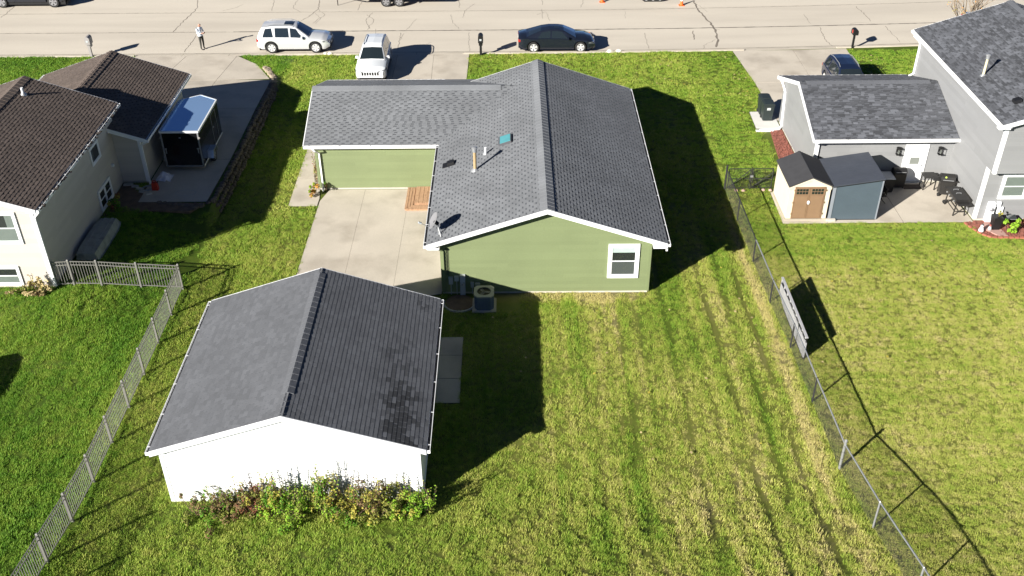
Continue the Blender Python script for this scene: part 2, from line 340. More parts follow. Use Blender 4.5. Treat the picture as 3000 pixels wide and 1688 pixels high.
slab('border_soil', [[(-15.2, 41.5), (-14.2, 42.1), (-14.2, 46.2), (-14.5, 46.2), (-14.6, 42.1), (-15.2, 42.1)], [(-14.5, 46.2), (-14.2, 46.2), (-14.2, 51.7), (-14.47, 51.7)], [(-14.47, 51.7), (-14.2, 51.7), (-14.3, 57.8), (-14.66, 57.8)]], .025, M_dirt)
# ------------------------------------------------------------------ grass
def grass_mat(name='grass_blades', flat=False):
    m = bpy.data.materials.new(name); m.use_nodes = True; t = m.node_tree; N = t.nodes; Lk = t.links; b = N['Principled BSDF']
    b.inputs['Roughness'].default_value = .6; b.inputs['Specular IOR Level'].default_value = .25
    g = N.new('ShaderNodeNewGeometry'); P = g.outputs['Position']
    def noise(s, det=3, vec=P):
        n = N.new('ShaderNodeTexNoise'); n.inputs['Scale'].default_value = s; n.inputs['Detail'].default_value = det; Lk.new(vec, n.inputs['Vector']); return n.outputs['Fac']
    def mth(op, a, b_=None):
        k = N.new('ShaderNodeMath'); k.operation = op
        for i, v in enumerate((a, b_)):
            if v is None: continue
            if isinstance(v, (int, float)): k.inputs[i].default_value = v
            else: Lk.new(v, k.inputs[i])
        return k.outputs[0]
    def mr(v, a0, a1, b0, b1):
        k = N.new('ShaderNodeMapRange'); k.interpolation_type = 'SMOOTHSTEP'
        for i, q in enumerate((a0, a1, b0, b1)): k.inputs[1+i].default_value = q
        Lk.new(v, k.inputs[0]); return k.outputs[0]
    sx = N.new('ShaderNodeSeparateXYZ'); Lk.new(P, sx.inputs[0]); X, Y = sx.outputs[0], sx.outputs[1]
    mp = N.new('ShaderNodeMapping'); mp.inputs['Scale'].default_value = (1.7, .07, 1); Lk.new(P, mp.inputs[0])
    inf = N.new('ShaderNodeObjectInfo')
    v = mth('MULTIPLY', noise(.30, 4), .36)
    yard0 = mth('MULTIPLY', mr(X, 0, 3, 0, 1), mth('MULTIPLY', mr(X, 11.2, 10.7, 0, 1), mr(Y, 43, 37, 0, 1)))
    v = mth('ADD', v, .32); v = mth('ADD', v, mth('MULTIPLY', mth('SUBTRACT', noise(1.0, 3, mp.outputs[0]), .5), mth('ADD', .22, mth('MULTIPLY', yard0, .62))))  # mower stripes: light and dark of leaning blades, plus straw rows, as colour
    v = mth('ADD', v, mth('MULTIPLY', noise(4.5, 2), .25))
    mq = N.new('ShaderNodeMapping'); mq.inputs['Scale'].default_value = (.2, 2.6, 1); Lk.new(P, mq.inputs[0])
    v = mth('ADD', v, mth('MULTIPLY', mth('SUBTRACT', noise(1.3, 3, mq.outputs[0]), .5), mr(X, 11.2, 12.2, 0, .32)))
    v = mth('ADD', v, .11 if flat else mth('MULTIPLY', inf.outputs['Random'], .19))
    v = mth('ADD', v, mr(X, -14.6, -13.4, -.15, 0.0))
    v = mth('ADD', v, mr(X, 10.6, 11.6, 0.0, .05))
    yard = mth('MULTIPLY', mr(X, -2, 3, 0, 1), mr(Y, 44, 34, 0, 1)); v = mth('ADD', v, mth('MULTIPLY', yard, .06))
    v = mth('ADD', v, mth('MULTIPLY', mr(Y, 36, 41, 0, -.10), mr(X, 10.8, 11.4, 0, 1)))
    near = mth('MULTIPLY', mr(X, 0, -4, 0, 1), mr(Y, 24, 22, 0, 1)); v = mth('ADD', v, mth('MULTIPLY', near, -.05))
    fl = mth('MULTIPLY', mr(mth('ABSOLUTE', mth('SUBTRACT', X, 10.55)), .55, .15, 0, 1), mr(Y, 44, 40, 0, 1)); v = mth('ADD', v, mth('MULTIPLY', fl, .16))
    v = mth('ADD', v, mr(Y, 46, 54, 0, -.03)); base = mth('MULTIPLY', mr(Y, 34.2, 34.9, 0, 1), mth('MULTIPLY', mr(X, -1.5, 0, 0, 1), mth('MULTIPLY', mr(X, 6.2, 5.6, 0, 1), mr(Y, 35.6, 35.2, 0, 1)))); v = mth('ADD', v, mth('MULTIPLY', base, .22))
    r = N.new('ShaderNodeValToRGB'); Lk.new(v, r.inputs[0]); cr = r.color_ramp
    cols = [(.36, (.066, .185, .013)), (.52, (.155, .295, .027)), (.68, (.28, .385, .052)), (.84, (.44, .465, .105)), (1.02, (.60, .53, .23))]
    while len(cr.elements) < len(cols): cr.elements.new(.5)
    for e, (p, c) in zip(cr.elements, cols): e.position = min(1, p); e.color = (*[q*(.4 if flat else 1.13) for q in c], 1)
    Lk.new(r.outputs[0], b.inputs['Base Color'])
    tl = N.new('ShaderNodeBsdfTranslucent'); Lk.new(r.outputs[0], tl.inputs[0])
    mx = N.new('ShaderNodeMixShader'); mx.inputs[0].default_value = .25; Lk.new(b.outputs[0], mx.inputs[1]); Lk.new(tl.outputs[0], mx.inputs[2]); Lk.new(mx.outputs[0], N['Material Output'].inputs[0])
    return m
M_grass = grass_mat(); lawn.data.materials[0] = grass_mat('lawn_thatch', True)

# what keeps the grass away
RECTS = [(-11.0, 23.3, -3.1, 30.7), (-2.95, 35.1, 5.8, 50.0), (-9.65, 44.3, -2.9, 51.7), (-27.5, 35.0, -19.2, 45), (-25.6, 44, -17.9, 52), (15.0, 44.7, 22, 51.9), (21.85, 40.95, 32, 51.3),
         (-9.44, 34.6, -2.99, 44.4), (-2.95, 28.09, -1.96, 32.1), (12.8, 40.74, 21.8, 44.8), (13.62, 50.95, 15.05, 53.2), (-18.0, 42.0, -14.3, 53.0), (-10.9, 42.72, -9.4, 52.2), (-9.4, 51.5, -2.7, 57), (14.9, 51.8, 21.8, 57.4), (-25.4, 51.7, -14.5, 58.1), (-2.75, 33.9, .4, 35.2)]
POLYS = [[(-9.35, 57), (-2.7, 57), (-2.66, 62.6), (-9.8, 62.6)], [(-25.0, 58), (-14.75, 58), (-16.1, 60.8), (-17.5, 62.6), (-24.3, 62.6)], [(14.85, 57.2), (21.8, 57.2), (21.9, 63), (14.45, 63)],
         [(13.85, 44.5), (15.1, 44.5), (15.1, 51), (14.0, 51), (13.9, 47.5)], [(21.35, 40.8), (22.0, 39.45), (23.7, 39.3), (32, 39.6), (32, 41), (21.9, 41)],
         [(-19.3, 41.9), (-17.2, 41.2), (-15.0, 40.9), (-13.9, 41.6), (-13.85, 45), (-13.85, 50), (-14.0, 58.6), (-15, 59), (-14.9, 42.2), (-17, 42.3), (-19.3, 44.2)], [(-19.25, 37.0), (-18.0, 37.0), (-18.1, 40.4), (-19.25, 40.4)],
         [(-15.0, 37.3), (-14.5, 38.6), (-14.2, 38.6), (-13.85, 37.4), (-14.15, 36.6), (-14.7, 36.7)]]
def in_poly(px, py, poly):
    ins = np.zeros(len(px), bool); n = len(poly)
    for i in range(n):
        x1, y1 = poly[i]; x2, y2 = poly[(i+1) % n]
        c = ((y1 > py) != (y2 > py)) & (px < (x2-x1)*(py-y1)/(y2-y1+1e-12)+x1); ins ^= c
    return ins
def lawn_points(dens, ylo, yhi, marg=2.0):
    n = int(dens*(yhi-ylo)*80); px = rng.uniform(-40, 40, n); py = rng.uniform(ylo, yhi, n)
    dep = py*math.cos(PITCH)+H*math.sin(PITCH); keep = np.abs(px) < dep*1500/FPX+marg
    keep &= py < curb_y(px)-.60
    for a, b, c, d in RECTS: keep &= ~((px > a) & (px < c) & (py > b) & (py < d))
    for q in POLYS: keep &= ~in_poly(px, py, q)
    keep &= rut(px, py) < .25+.3*rng.random(n)
    return px[keep], py[keep]
def tuft(n, rad, h, wd, seed):
    rr = random.Random(seed); m = MB()
    for i in range(n):
        a = rr.uniform(0, 6.283); r = rad*math.sqrt(rr.random()); b = Vector((r*math.cos(a), r*math.sin(a), -.005))
        la = rr.uniform(0, 6.283); ln = rr.uniform(.25, .95); hh = h*rr.uniform(.55, 1.15); L = Vector((math.cos(la), math.sin(la), 0))
        s = Vector((-L.y, L.x, 0))*wd*rr.uniform(.7, 1.3)/2; p1 = b+L*hh*ln*.35+Vector((0, 0, hh*.62)); p2 = b+L*hh*ln+Vector((0, 0, hh))
        m.add([b-s, b+s, p1+s*.8, p1-s*.8, p2], [(0, 1, 2, 3), (3, 2, 4)])
    me = bpy.data.meshes.new('tuft'); me.from_pydata(m.v, [], m.f); me.materials.append(M_grass); me.update()
    return bpy.data.objects.new('tuft', me)
def grass_layer(name, px, py, scale, tufts):
    me = bpy.data.meshes.new(name); me.from_pydata(list(zip(px.tolist(), py.tolist(), terr(px, py).tolist())), [], [])
    a = me.attributes.new('sc', 'FLOAT', 'POINT'); a.data.foreach_set('value', scale.astype(np.float32))
    a = me.attributes.new('rz', 'FLOAT', 'POINT'); a.data.foreach_set('value', rng.uniform(0, 6.283, len(px)).astype(np.float32))
    a = me.attributes.new('ix', 'INT', 'POINT'); a.data.foreach_set('value', rng.integers(0, len(tufts), len(px)).astype(np.int32))
    ob = bpy.data.objects.new(name, me); link(ob); ob['kind'] = 'stuff'; me.materials.append(M_grass)
    ng = bpy.data.node_groups.new(name, 'GeometryNodeTree'); ng.interface.new_socket('Geometry', in_out='INPUT', socket_type='NodeSocketGeometry'); ng.interface.new_socket('Geometry', in_out='OUTPUT', socket_type='NodeSocketGeometry')
    N = ng.nodes; Lk = ng.links; gi = N.new('NodeGroupInput'); go = N.new('NodeGroupOutput'); ip = N.new('GeometryNodeInstanceOnPoints'); Lk.new(gi.outputs[0], ip.inputs['Points'])
    gg = N.new('GeometryNodeJoinGeometry')
    for tf in tufts:
        oi = N.new('GeometryNodeObjectInfo'); oi.inputs['Object'].default_value = tf; oi.inputs['As Instance'].default_value = True; Lk.new(oi.outputs['Geometry'], gg.inputs[0])
    Lk.new(gg.outputs[0], ip.inputs['Instance']); ip.inputs['Pick Instance'].default_value = True
    def attr(nm, ty):
        q = N.new('GeometryNodeInputNamedAttribute'); q.data_type = ty; q.inputs['Name'].default_value = nm; return q.outputs['Attribute']
    Lk.new(attr('ix', 'INT'), ip.inputs['Instance Index']); cx = N.new('ShaderNodeCombineXYZ'); Lk.new(attr('rz', 'FLOAT'), cx.inputs['Z']); Lk.new(cx.outputs[0], ip.inputs['Rotation']); Lk.new(attr('sc', 'FLOAT'), ip.inputs['Scale'])
    Lk.new(ip.outputs[0], go.inputs[0]); md = ob.modifiers.new('grass', 'NODES'); md.node_group = ng
    return ob
def vnoise(x, y, s, seed):
    "cheap value noise"
    x = x*s; y = y*s; xi = np.floor(x).astype(int); yi = np.floor(y).astype(int); fx = x-xi; fy = y-yi; fx = fx*fx*(3-2*fx); fy = fy*fy*(3-2*fy)
    h = lambda a, b: ((np.sin(a*127.1+b*311.7+seed*17.3)*43758.5453) % 1)
    return (h(xi, yi)*(1-fx)+h(xi+1, yi)*fx)*(1-fy)+(h(xi, yi+1)*(1-fx)+h(xi+1, yi+1)*fx)*fy
def tuft_scale(px, py):
    s = .62+.55*vnoise(px, py, 2.6, 1)+.45*(vnoise(px, py, 6.5, 2)-.4)
    s = s*(.8+.4*vnoise(px, py, .5, 3)); rt = rut(px, py); s = s*(1-.85*rt)*(1+.35*np.roll(rt, 0)*0+.3*(rut(px+.2, py)+rut(px-.2, py))*(rt < .2))
    s = np.where(px > 11.2, s*.45+.34, s); s = np.where(px < -14.2, s*1.12, s)
    s = np.where((py < 24) & (px < 11), s*1.12, s)
    return np.clip(s, .12, 1.6)
TN = [tuft(34, .13, .075, .011, i) for i in range(6)]; TFAR = [tuft(34, .17, .075, .017, 50+i) for i in range(5)]
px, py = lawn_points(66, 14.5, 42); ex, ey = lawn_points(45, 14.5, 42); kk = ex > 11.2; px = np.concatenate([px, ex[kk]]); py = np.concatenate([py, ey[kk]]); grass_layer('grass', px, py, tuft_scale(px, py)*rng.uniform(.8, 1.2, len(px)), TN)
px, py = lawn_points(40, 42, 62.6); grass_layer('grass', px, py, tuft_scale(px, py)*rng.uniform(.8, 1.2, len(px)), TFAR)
# ------------------------------------------------------------------ roofs, siding, windows
CAMP = Vector((0, 0, H))
def tab_mesh(name, e, mat, tint, th=.006, bt=.017):
    b = bt+th; t = .004+th
    vs = [(0, -.004, .001), (1, -.004, .001), (1, e+.012, .001), (0, e+.012, .001), (0, -.004, b), (1, -.004, b), (1, e+.012, t), (0, e+.012, t)]
    fs = [(4, 5, 6, 7), (0, 1, 5, 4), (1, 2, 6, 5), (3, 0, 4, 7)]
    me = bpy.data.meshes.new(name); me.from_pydata(vs, [], fs); me.materials.append(mat)
    a = me.attributes.new('tint', 'FLOAT', 'FACE'); a.data.foreach_set('value', [tint]*4); me.update(); return me
class Slopes:
    "gathers the shingles of one building, so that the largest in view become objects"
    def __init__(s, parent, mat, band, e=.145, tw=(.19, .27), gw=(.12, .2), tv=.10, th=.006, stain=None, bt=.017):
        s.parent = parent; s.mat = mat; s.band = band; s.e = e; s.tw = tw; s.gw = gw; s.tv = tv; s.th = th; s.tabs = []; s.st = MB(); s.st_t = []; s.stain = stain; s.bt = bt
    def slope(s, O, U, V, Lu, Lv, skip=None, detail=True, phase=0.5):
        O, U, V = Vector(O), Vector(U).normalized(), Vector(V).normalized(); N = U.cross(V)
        if N.z < 0: N = -N
        n = int(math.ceil(Lv/s.e)); rr = random.Random(int(Lu*100+Lv*37))
        for i in range(n):
            t0 = i*s.e; t1 = min(Lv, t0+s.e); tm = t0+(t1-t0)*.5
            P = lambda u, t, h: O+U*u+V*t+N*h
            # the course itself, drawn as a wedge with a darker band at its head
            b = len(s.st.v); s.st.v += [tuple(q) for q in (P(0, t0-.004, .0), P(Lu, t0-.004, .0), P(Lu, t0-.004, s.bt), P(0, t0-.004, s.bt), P(Lu, tm, s.bt/2+.002), P(0, tm, s.bt/2+.002), P(Lu, t1, .004), P(0, t1, .004))]
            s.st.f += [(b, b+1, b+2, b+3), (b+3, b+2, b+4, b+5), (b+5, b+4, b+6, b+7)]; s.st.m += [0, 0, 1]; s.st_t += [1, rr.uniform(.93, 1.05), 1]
            if not detail: continue
            u = -rr.uniform(0, .4) if phase is None else -((i*phase) % 1)*(s.tw[0]+s.gw[0]+.02)
            while u < Lu:
                wd = rr.uniform(*s.tw); a = max(0, u); bb = min(Lu, u+wd)
                if bb-a > .03:
                    p = P((a+bb)/2, t0, 0)
                    if not (skip and skip(p)): s.tabs.append((P(a, t0, 0), bb-a, U, V, N, rr.random()))
                u += wd+rr.uniform(*s.gw)
    def finish(s, n_obj=290):
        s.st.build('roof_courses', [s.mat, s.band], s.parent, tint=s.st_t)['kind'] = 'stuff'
        s.tabs.sort(key=lambda q: (q[0]-CAMP).length); L = root_loc(s.parent)
        ok = [q for q in s.tabs if vis(q[0])]; obs = ok[:n_obj]; ids = set(id(q) for q in obs); rest = [q for q in s.tabs if id(q) not in ids]
        NV = 7; mv = [tab_mesh('shingle', s.e, s.mat, 1-s.tv+2*s.tv*k/(NV-1), s.th, s.bt) for k in range(NV)]
        mdark = [tab_mesh('shingle', s.e, s.mat, q_, s.th, s.bt) for q_ in (.78, .6, .42, .3)]
        for p, wd, U, V, N, q in obs:
            st = s.stain(p) if s.stain else 0
            o = bpy.data.objects.new('shingle', mdark[min(3, int(st*4*(.5+q*.7)))] if st > .12 and (q*7.7) % 1 < .35+st*.6 else mv[int(q*NV) % NV]); link(o); o.parent = s.parent
            Mx = Matrix((U*wd, V, N)).transposed().to_4x4(); Mx.translation = p-L; o.matrix_local = Mx
        v = []; f = []; t = []
        b = s.bt+s.th; h = .004+s.th; e = s.e
        for p, wd, U, V, N, q in rest:
            st = s.stain(p) if s.stain else 0; tn = (.78, .6, .42, .3)[min(3, int(st*4*(.5+q*.7)))] if st > .12 and (q*7.7) % 1 < .35+st*.6 else 1-s.tv+2*s.tv*((q*7.31) % 1); k = len(v)
            for x, y, z in ((0, -.004, .001), (1, -.004, .001), (1, e+.012, .001), (0, e+.012, .001), (0, -.004, b), (1, -.004, b), (1, e+.012, h), (0, e+.012, h)): v.append(p+U*(x*wd)+V*y+N*z-L)
            f += [(k+4, k+5, k+6, k+7), (k, k+1, k+5, k+4), (k+1, k+2, k+6, k+5), (k+3, k, k+4, k+7)]; t += [tn]*4
        if f:
            m = MB(); m.v = [tuple(q) for q in v]; m.f = f; m.m = [0]*len(f); m.build('shingles', s.mat, s.parent, tint=t, local=True)['kind'] = 'stuff'
def vis(p, mg=60):
    q = Vector(p)-CAMP; d = q.dot(F_); u = 1500+FPX*q.dot(r2_)/d; v = 844+FPX*q.dot(d2_)/d
    return -mg < u < 3000+mg and -mg < v < 1688+mg

def gable_roof(par, S, axis, c, zr, wd, a0, a1, sl=1/3, detail=(1, 1), skip=None, rakes=(1, 1), gut=(1, 1), cap=.30, capr=None, thick=.13, gutmat=None, capmat=None, hang=1.2, phase=.5, gslice=None, hp=.05):
    "ridge along axis at coordinate c; slopes fall to c-wd and c+wd; runs a0..a1"
    X = axis == 'X'
    def P(a, d, z): return Vector((a, c+d, z)) if X else Vector((c+d, a, z))
    ze = zr-sl*wd; lv = math.hypot(wd, sl*wd)
    for k, sg in enumerate((-1, 1)):
        m = MB(); q = [P(a0, 0, zr), P(a0, sg*wd, ze), P(a0, sg*wd, ze-thick), P(a0, 0, zr-thick)]
        m.prism(q, P(a1, 0, 0)-P(a0, 0, 0)); m.build('roof_deck', M_deck, par)
        U = P(a1, 0, 0)-P(a0, 0, 0); V = P(a0, 0, zr)-P(a0, sg*wd, ze)
        S.slope(P(a0, sg*wd, ze), U, V, a1-a0, lv, skip, bool(detail[k]), phase)
        # soffit and fascia
        lo, hi = gslice[k] if gslice and gslice[k] else (a0, a1)
        if gut[k]:
            z0 = ze-.02; i0 = sg*wd; i1 = sg*(wd+.125); U1 = P(hi, 0, 0)-P(lo, 0, 0)
            mb = MB(); prof = [(i0, z0-.13), (i1*.998, z0-.13), (i1, z0), (i1-sg*.018, z0), (i1-sg*.02, z0-.115), (i0+sg*.012, z0-.115), (i0+sg*.012, z0), (i0, z0)]
            mb.prism([P(lo, d, z) for d, z in prof], U1); gt = mb.build('gutter', gutmat or M_white, par)
            mb = MB(); mb.prism([P(lo+.01, d, z) for d, z in ((i0+sg*.014, z0-.112), (i1-sg*.022, z0-.112), (i1-sg*.022, z0-.085), (i0+sg*.014, z0-.085))], U1*((hi-lo-.02)/(hi-lo))); mb.build('gutter_bed', M_gut, gt)
            mb = MB(); n = max(2, int((hi-lo)/hang))
            for j in range(n):
                a = lo+.25+(hi-lo-.5)*j/(n-1); mb.beam(P(a, i0+sg*.01, z0+.006), P(a, i1, z0+.006), .03, .008)
            mb.build('gutter_hanger', M_white, gt)
            for e in (lo, hi): mb = MB(); mb.prism([P(e-.006, d, z) for d, z in ((i0, z0-.13), (i1, z0-.13), (i1, z0+.003), (i0, z0+.003))], P(.012, 0, 0)-P(0, 0, 0)); mb.build('gutter_end_cap', gutmat or M_white, gt)
        m = MB(); q = [P(a0+.03, sg*(wd-.03), ze-thick-.003), P(a0+.03, sg*(wd-.03), ze-thick-.02), P(a0+.03, sg*(wd-.42), ze-thick-.02), P(a0+.03, sg*(wd-.42), ze-thick-.003)]
        m.prism(q, P(a1-.03, 0, 0)-P(a0+.03, 0, 0)); m.build('soffit', M_white, par)
    for k, a in enumerate((a0, a1)):
        if not rakes[k]: continue
        sgn = -1 if k == 0 else 1
        for sg in (-1, 1):
            m = MB(); e0 = a; q = [P(e0, 0, zr+.012), P(e0, sg*(wd+.0), ze+.012), P(e0, sg*(wd+.0), ze-.19), P(e0, 0, zr-.19)]
            m.prism(q, P(sgn*.035, 0, 0)-P(0, 0, 0)); m.build('rake_board', M_white, par)
            m = MB(); q = [P(e0-sgn*.02, 0, zr-thick-.003), P(e0-sgn*.02, sg*wd, ze-thick-.003), P(e0-sgn*.02, sg*wd, ze-thick-.015), P(e0-sgn*.02, 0, zr-thick-.015)]
            m.prism(q, P(-sgn*.34, 0, 0)-P(0, 0, 0)); m.build('rake_soffit', M_white, par)
    # ridge caps: overlapping pieces
    if cap:
        b0, b1 = capr or (a0-.02, a1+.02); me = bpy.data.meshes.new('ridge_cap'); Lp = .30; cz = sl*cap
        U = (P(1, 0, 0)-P(0, 0, 0)); D = (P(0, 1, 0)-P(0, 0, 0)); vs = []
        for a, lift in ((0, hp), (Lp+.02, hp-.014)):
            for d, z in ((-cap, -cz+lift), (0, lift+.012), (cap, -cz+lift), (cap, -cz+.004), (-cap, -cz+.004)): vs.append(U*a+D*d+Vector((0, 0, z)))
        me.from_pydata([tuple(q) for q in vs], [], [(0, 1, 6, 5), (1, 2, 7, 6), (2, 3, 8, 7), (4, 0, 5, 9), (0, 4, 3, 2, 1), (5, 6, 7, 8, 9)]); me.materials.append(capmat or S.mat)
        at = me.attributes.new('tint', 'FLOAT', 'FACE'); at.data.foreach_set('value', [1.1]*6); me.update()
        n = max(1, int((b1-b0)/Lp)); st = (b1-b0)/n; L = root_loc(par)
        for i in range(n):
            o = bpy.data.objects.new('ridge_cap', me); link(o); o.parent = par; o.location = P(b0+i*st, 0, zr)-L

BOARD = {}
def board_mesh(e, laps, mat, k):
    key = (e, laps, mat.name, k)
    if key in BOARD: return BOARD[key]
    vs = []; fs = []; h = e/laps
    for i in range(laps):
        z = i*h; b = len(vs)
        vs += [(0, .002, z), (1, .002, z), (1, -.014, z+.001), (0, -.014, z+.001), (1, -.003, z+h), (0, -.003, z+h), (1, .002, z+h), (0, .002, z+h)]
        fs += [(b, b+1, b+2, b+3), (b+3, b+2, b+4, b+5), (b, b+3, b+5, b+7), (b+2, b+1, b+6, b+4)]
    me = bpy.data.meshes.new('siding_board'); me.from_pydata(vs, [], fs); me.materials.append(mat)
    if 'tint' in mat.node_tree.nodes or True:
        a = me.attributes.new('tint', 'FLOAT', 'FACE'); a.data.foreach_set('value', [(.965, 1.0, 1.03)[k]]*len(fs))
    me.update(); BOARD[key] = me; return me
def siding(par, o, U, N, Lw, z0, ztop, e, laps, mat, apex=None, blen=3.66, sl=1/3):
    "boards on one wall; apex=(u, z) makes the wall end in a gable"
    U, N, o = Vector(U).normalized(), Vector(N).normalized(), Vector(o); L = root_loc(par); rr = random.Random(int(abs(o.x*31+o.y*17)*10))
    if U.cross(Vector((0, 0, 1))).dot(N) < 0: o = o+U*Lw; U = -U; apex = (Lw-apex[0], apex[1]) if apex else None
    z = z0; i = 0; top = apex[1] if apex else ztop
    while z < top-.03:
        ee = e; ua, ub = 0.0, Lw; zm = z+ee*.45
        if apex and zm > ztop: ua, ub = max(0, apex[0]-(apex[1]-zm)/sl), min(Lw, apex[0]+(apex[1]-zm)/sl)
        if ub-ua < .1: break
        cuts = [ua]; u = ua+blen*rr.uniform(.25, 1)
        while u < ub-.3: cuts.append(u); u += blen
        cuts.append(ub)
        for a, b in zip(cuts[:-1], cuts[1:]):
            ob = bpy.data.objects.new('siding_board', board_mesh(e, laps, mat, rr.randrange(3))); link(ob); ob.parent = par
            Mx = Matrix((U*(b-a-.003), -N, Vector((0, 0, min(1, (top-z)/e) if not apex else 1)))).transposed().to_4x4(); Mx.translation = o+U*a+Vector((0, 0, z))-L; ob.matrix_local = Mx
        z += e; i += 1
def window(par, fr, u0, u1, z0, z1, style='hung', trim=.10, back='dark', trimmat=None, sill=True, off=.014):
    tm = trimmat or M_white; m = MB()
    fr.box(m, u0, u0+trim, off, off+.05, z0, z1); fr.box(m, u1-trim, u1, off, off+.05, z0, z1); fr.box(m, u0+trim, u1-trim, off, off+.048, z1-trim, z1); fr.box(m, u0+trim, u1-trim, off, off+.055, z0, z0+trim)
    w = m.build('window', tm, par); a, b, c, d = u0+trim, u1-trim, z0+trim, z1-trim
    m = MB(); fr.box(m, a, b, off-.006, off+.004, c, d); m.build('interior', M_dark, w)
    s = .045; mid = (c+d)/2
    def sash(ua, ub, za, zb, n0, back_):
        m = MB(); fr.box(m, ua, ua+s, n0, n0+.02, za, zb); fr.box(m, ub-s, ub, n0, n0+.02, za, zb); fr.box(m, ua+s, ub-s, n0, n0+.019, zb-s, zb); fr.box(m, ua+s, ub-s, n0, n0+.019, za, za+s); m.build('sash', tm, w)
        if back_ in ('blind', 'screen', 'half'):
            m = MB(); zz = za+s if back_ != 'half' else zb-s-(zb-za-2*s)*.38; fr.box(m, ua+s, ub-s, n0-.004, n0+.001, zz, zb-s); m.build({'blind': 'blind', 'half': 'blind', 'screen': 'screen'}[back_], M_screen if back_ == 'screen' else M_shade if back_ == 'half' else M_blind, w)
        if back_ == 'curtain':
            m = MB(); k = 9
            for i in range(k):
                x0 = ua+s+(ub-ua-2*s)*i/k; x1 = ua+s+(ub-ua-2*s)*(i+1)/k
                if i in (3, 4, 5): continue
                fr.box(m, x0, x1, n0-.005, n0+(.001 if i % 2 else .004), za+s, zb-s)
            m.build('curtain', M_blind, w)
        m = MB(); m.poly([fr.p(ua+s, n0+.011, za+s), fr.p(ub-s, n0+.011, za+s), fr.p(ub-s, n0+.011, zb-s), fr.p(ua+s, n0+.011, zb-s)]); m.build('pane', M_glass, w)
    bk = back if isinstance(back, (list, tuple)) else (back, back)
    if style == 'hung': sash(a, b, c, mid+.02, off+.008, bk[0]); sash(a, b, mid-.02, d, off+.022, bk[1])
    elif style == 'twin':
        h = (a+b)/2; m = MB(); fr.box(m, h-.05, h+.05, off, off+.05, c, d); m.build('mullion', tm, w)
        for p, q in ((a, h-.05), (h+.05, b)): sash(p, q, c, mid+.02, off+.008, bk[0]); sash(p, q, mid-.02, d, off+.022, bk[1])
    else: sash(a, b, c, d, off+.01, bk[0])
    return w
def corner(par, x, y, z0, z1, mat, wd=.10, sx=1, sy=1):
    "outside corner board: two leaves"
    m = MB(); t = .022; xa, xb = sorted((x+sx*t, x-sx*wd)); ya, yb = sorted((y+sy*t, y+sy*.003)); m.box(xa, ya, z0, xb, yb, z1)
    xa, xb = sorted((x+sx*t, x+sx*.003)); ya, yb = sorted((y+sy*.002, y-sy*wd)); m.box(xa, ya, z0, xb, yb, z1); return m.build('corner_board', mat, par)
def walls(par, x0, x1, y0, y1, zt, mat, gable=None, c=0, zr=0, name='wall', z0=0.0):
    m = MB()
    if gable == 'Y': q = [(x0, y0, z0), (x1, y0, z0), (x1, y0, zt), (c, y0, zr), (x0, y0, zt)]; m.prism(q, (0, y1-y0, 0))
    elif gable == 'X': q = [(x0, y0, z0), (x0, y1, z0), (x0, y1, zt), (x0, c, zr), (x0, y0, zt)]; m.prism(q, (x1-x0, 0, 0))
    else: m.box(x0, y0, z0, x1, y1, zt)
    return m.build(name, mat, par)
def downspout(par, pts, mat, w=.075):
    m = MB()
    for a, b in zip(pts[:-1], pts[1:]): m.beam(a, b, w, w*.75, up=(0.01, 1, 0.02))
    return m.build('downspout', mat, par)
def roof_pipe(par, base, top, r, mat, capmat=None, capr=0, name='vent_pipe'):
    p = MB().tube((base[0], base[1], base[2]-.05), (base[0], base[1], top), r, n=12).build(name, mat, par, smooth=True)
    MB().lathe([(r*2.6, -.03), (r*2.4, .02), (r*1.15, .11)], base, 12).build('flashing', M_galv, p)
    if capr: MB().lathe([(capr*.75, -.16), (capr*.8, -.02), (capr, 0), (capr, .05), (capr*.5, .085)], (base[0], base[1], top), 12).build('cap', capmat or mat, p)
    return p

# ------------------------------------------------------------------ the green house
gh = thing('house', 'green sided single storey house with grey shingle gable roofs in the centre', 'house', (1.4, 35.15, 0))
MB().box(-2.93, 35.19, -.2, 5.76, 49.9, .13).build('foundation', M_found, gh); MB().box(-9.58, 44.40, -.2, -2.95, 51.6, .13).build('foundation', M_found, gh)
walls(gh, -2.95, 5.78, 35.15, 49.97, 2.73, M_greenp, 'Y', 1.44, 4.19, z0=.12)
walls(gh, -9.6, -2.97, 44.37, 51.65, 2.59, M_greenp, 'X', 48.0, 3.80, z0=.12)
siding(gh, (-2.95, 35.15, 0), (1, 0, 0), (0, -1, 0), 8.73, .12, 2.70, .178, 1, M_green, (4.39, 4.18))
siding(gh, (5.78, 35.15, 0), (0, 1, 0), (1, 0, 0), 14.8, .12, 2.52, .178, 1, M_green)
siding(gh, (-2.95, 35.15, 0), (0, 1, 0), (-1, 0, 0), 9.2, .12, 2.52, .178, 1, M_green)
siding(gh, (-9.6, 44.37, 0), (1, 0, 0), (0, -1, 0), 6.63, .12, 2.47, .178, 1, M_green)
siding(gh, (-9.6, 44.37, 0), (0, 1, 0), (-1, 0, 0), 7.28, .12, 2.57, .178, 1, M_green, (3.63, 3.79))
corner(gh, 5.78, 35.15, .12, 2.45, M_greenp, sx=1, sy=-1); corner(gh, -2.95, 35.15, .12, 2.45, M_greenp, sx=-1, sy=-1); corner(gh, -9.6, 44.37, .12, 2.45, M_greenp, sx=-1, sy=-1)
SG = Slopes(gh, M_shA, M_shAd, tw=(.23, .28), gw=(.13, .17), tv=.10, bt=.013, th=.004)
zmain = lambda p: 4.34-abs(p.x-1.44)/3; zwing = lambda p: 3.95-abs(p.y-48)/3
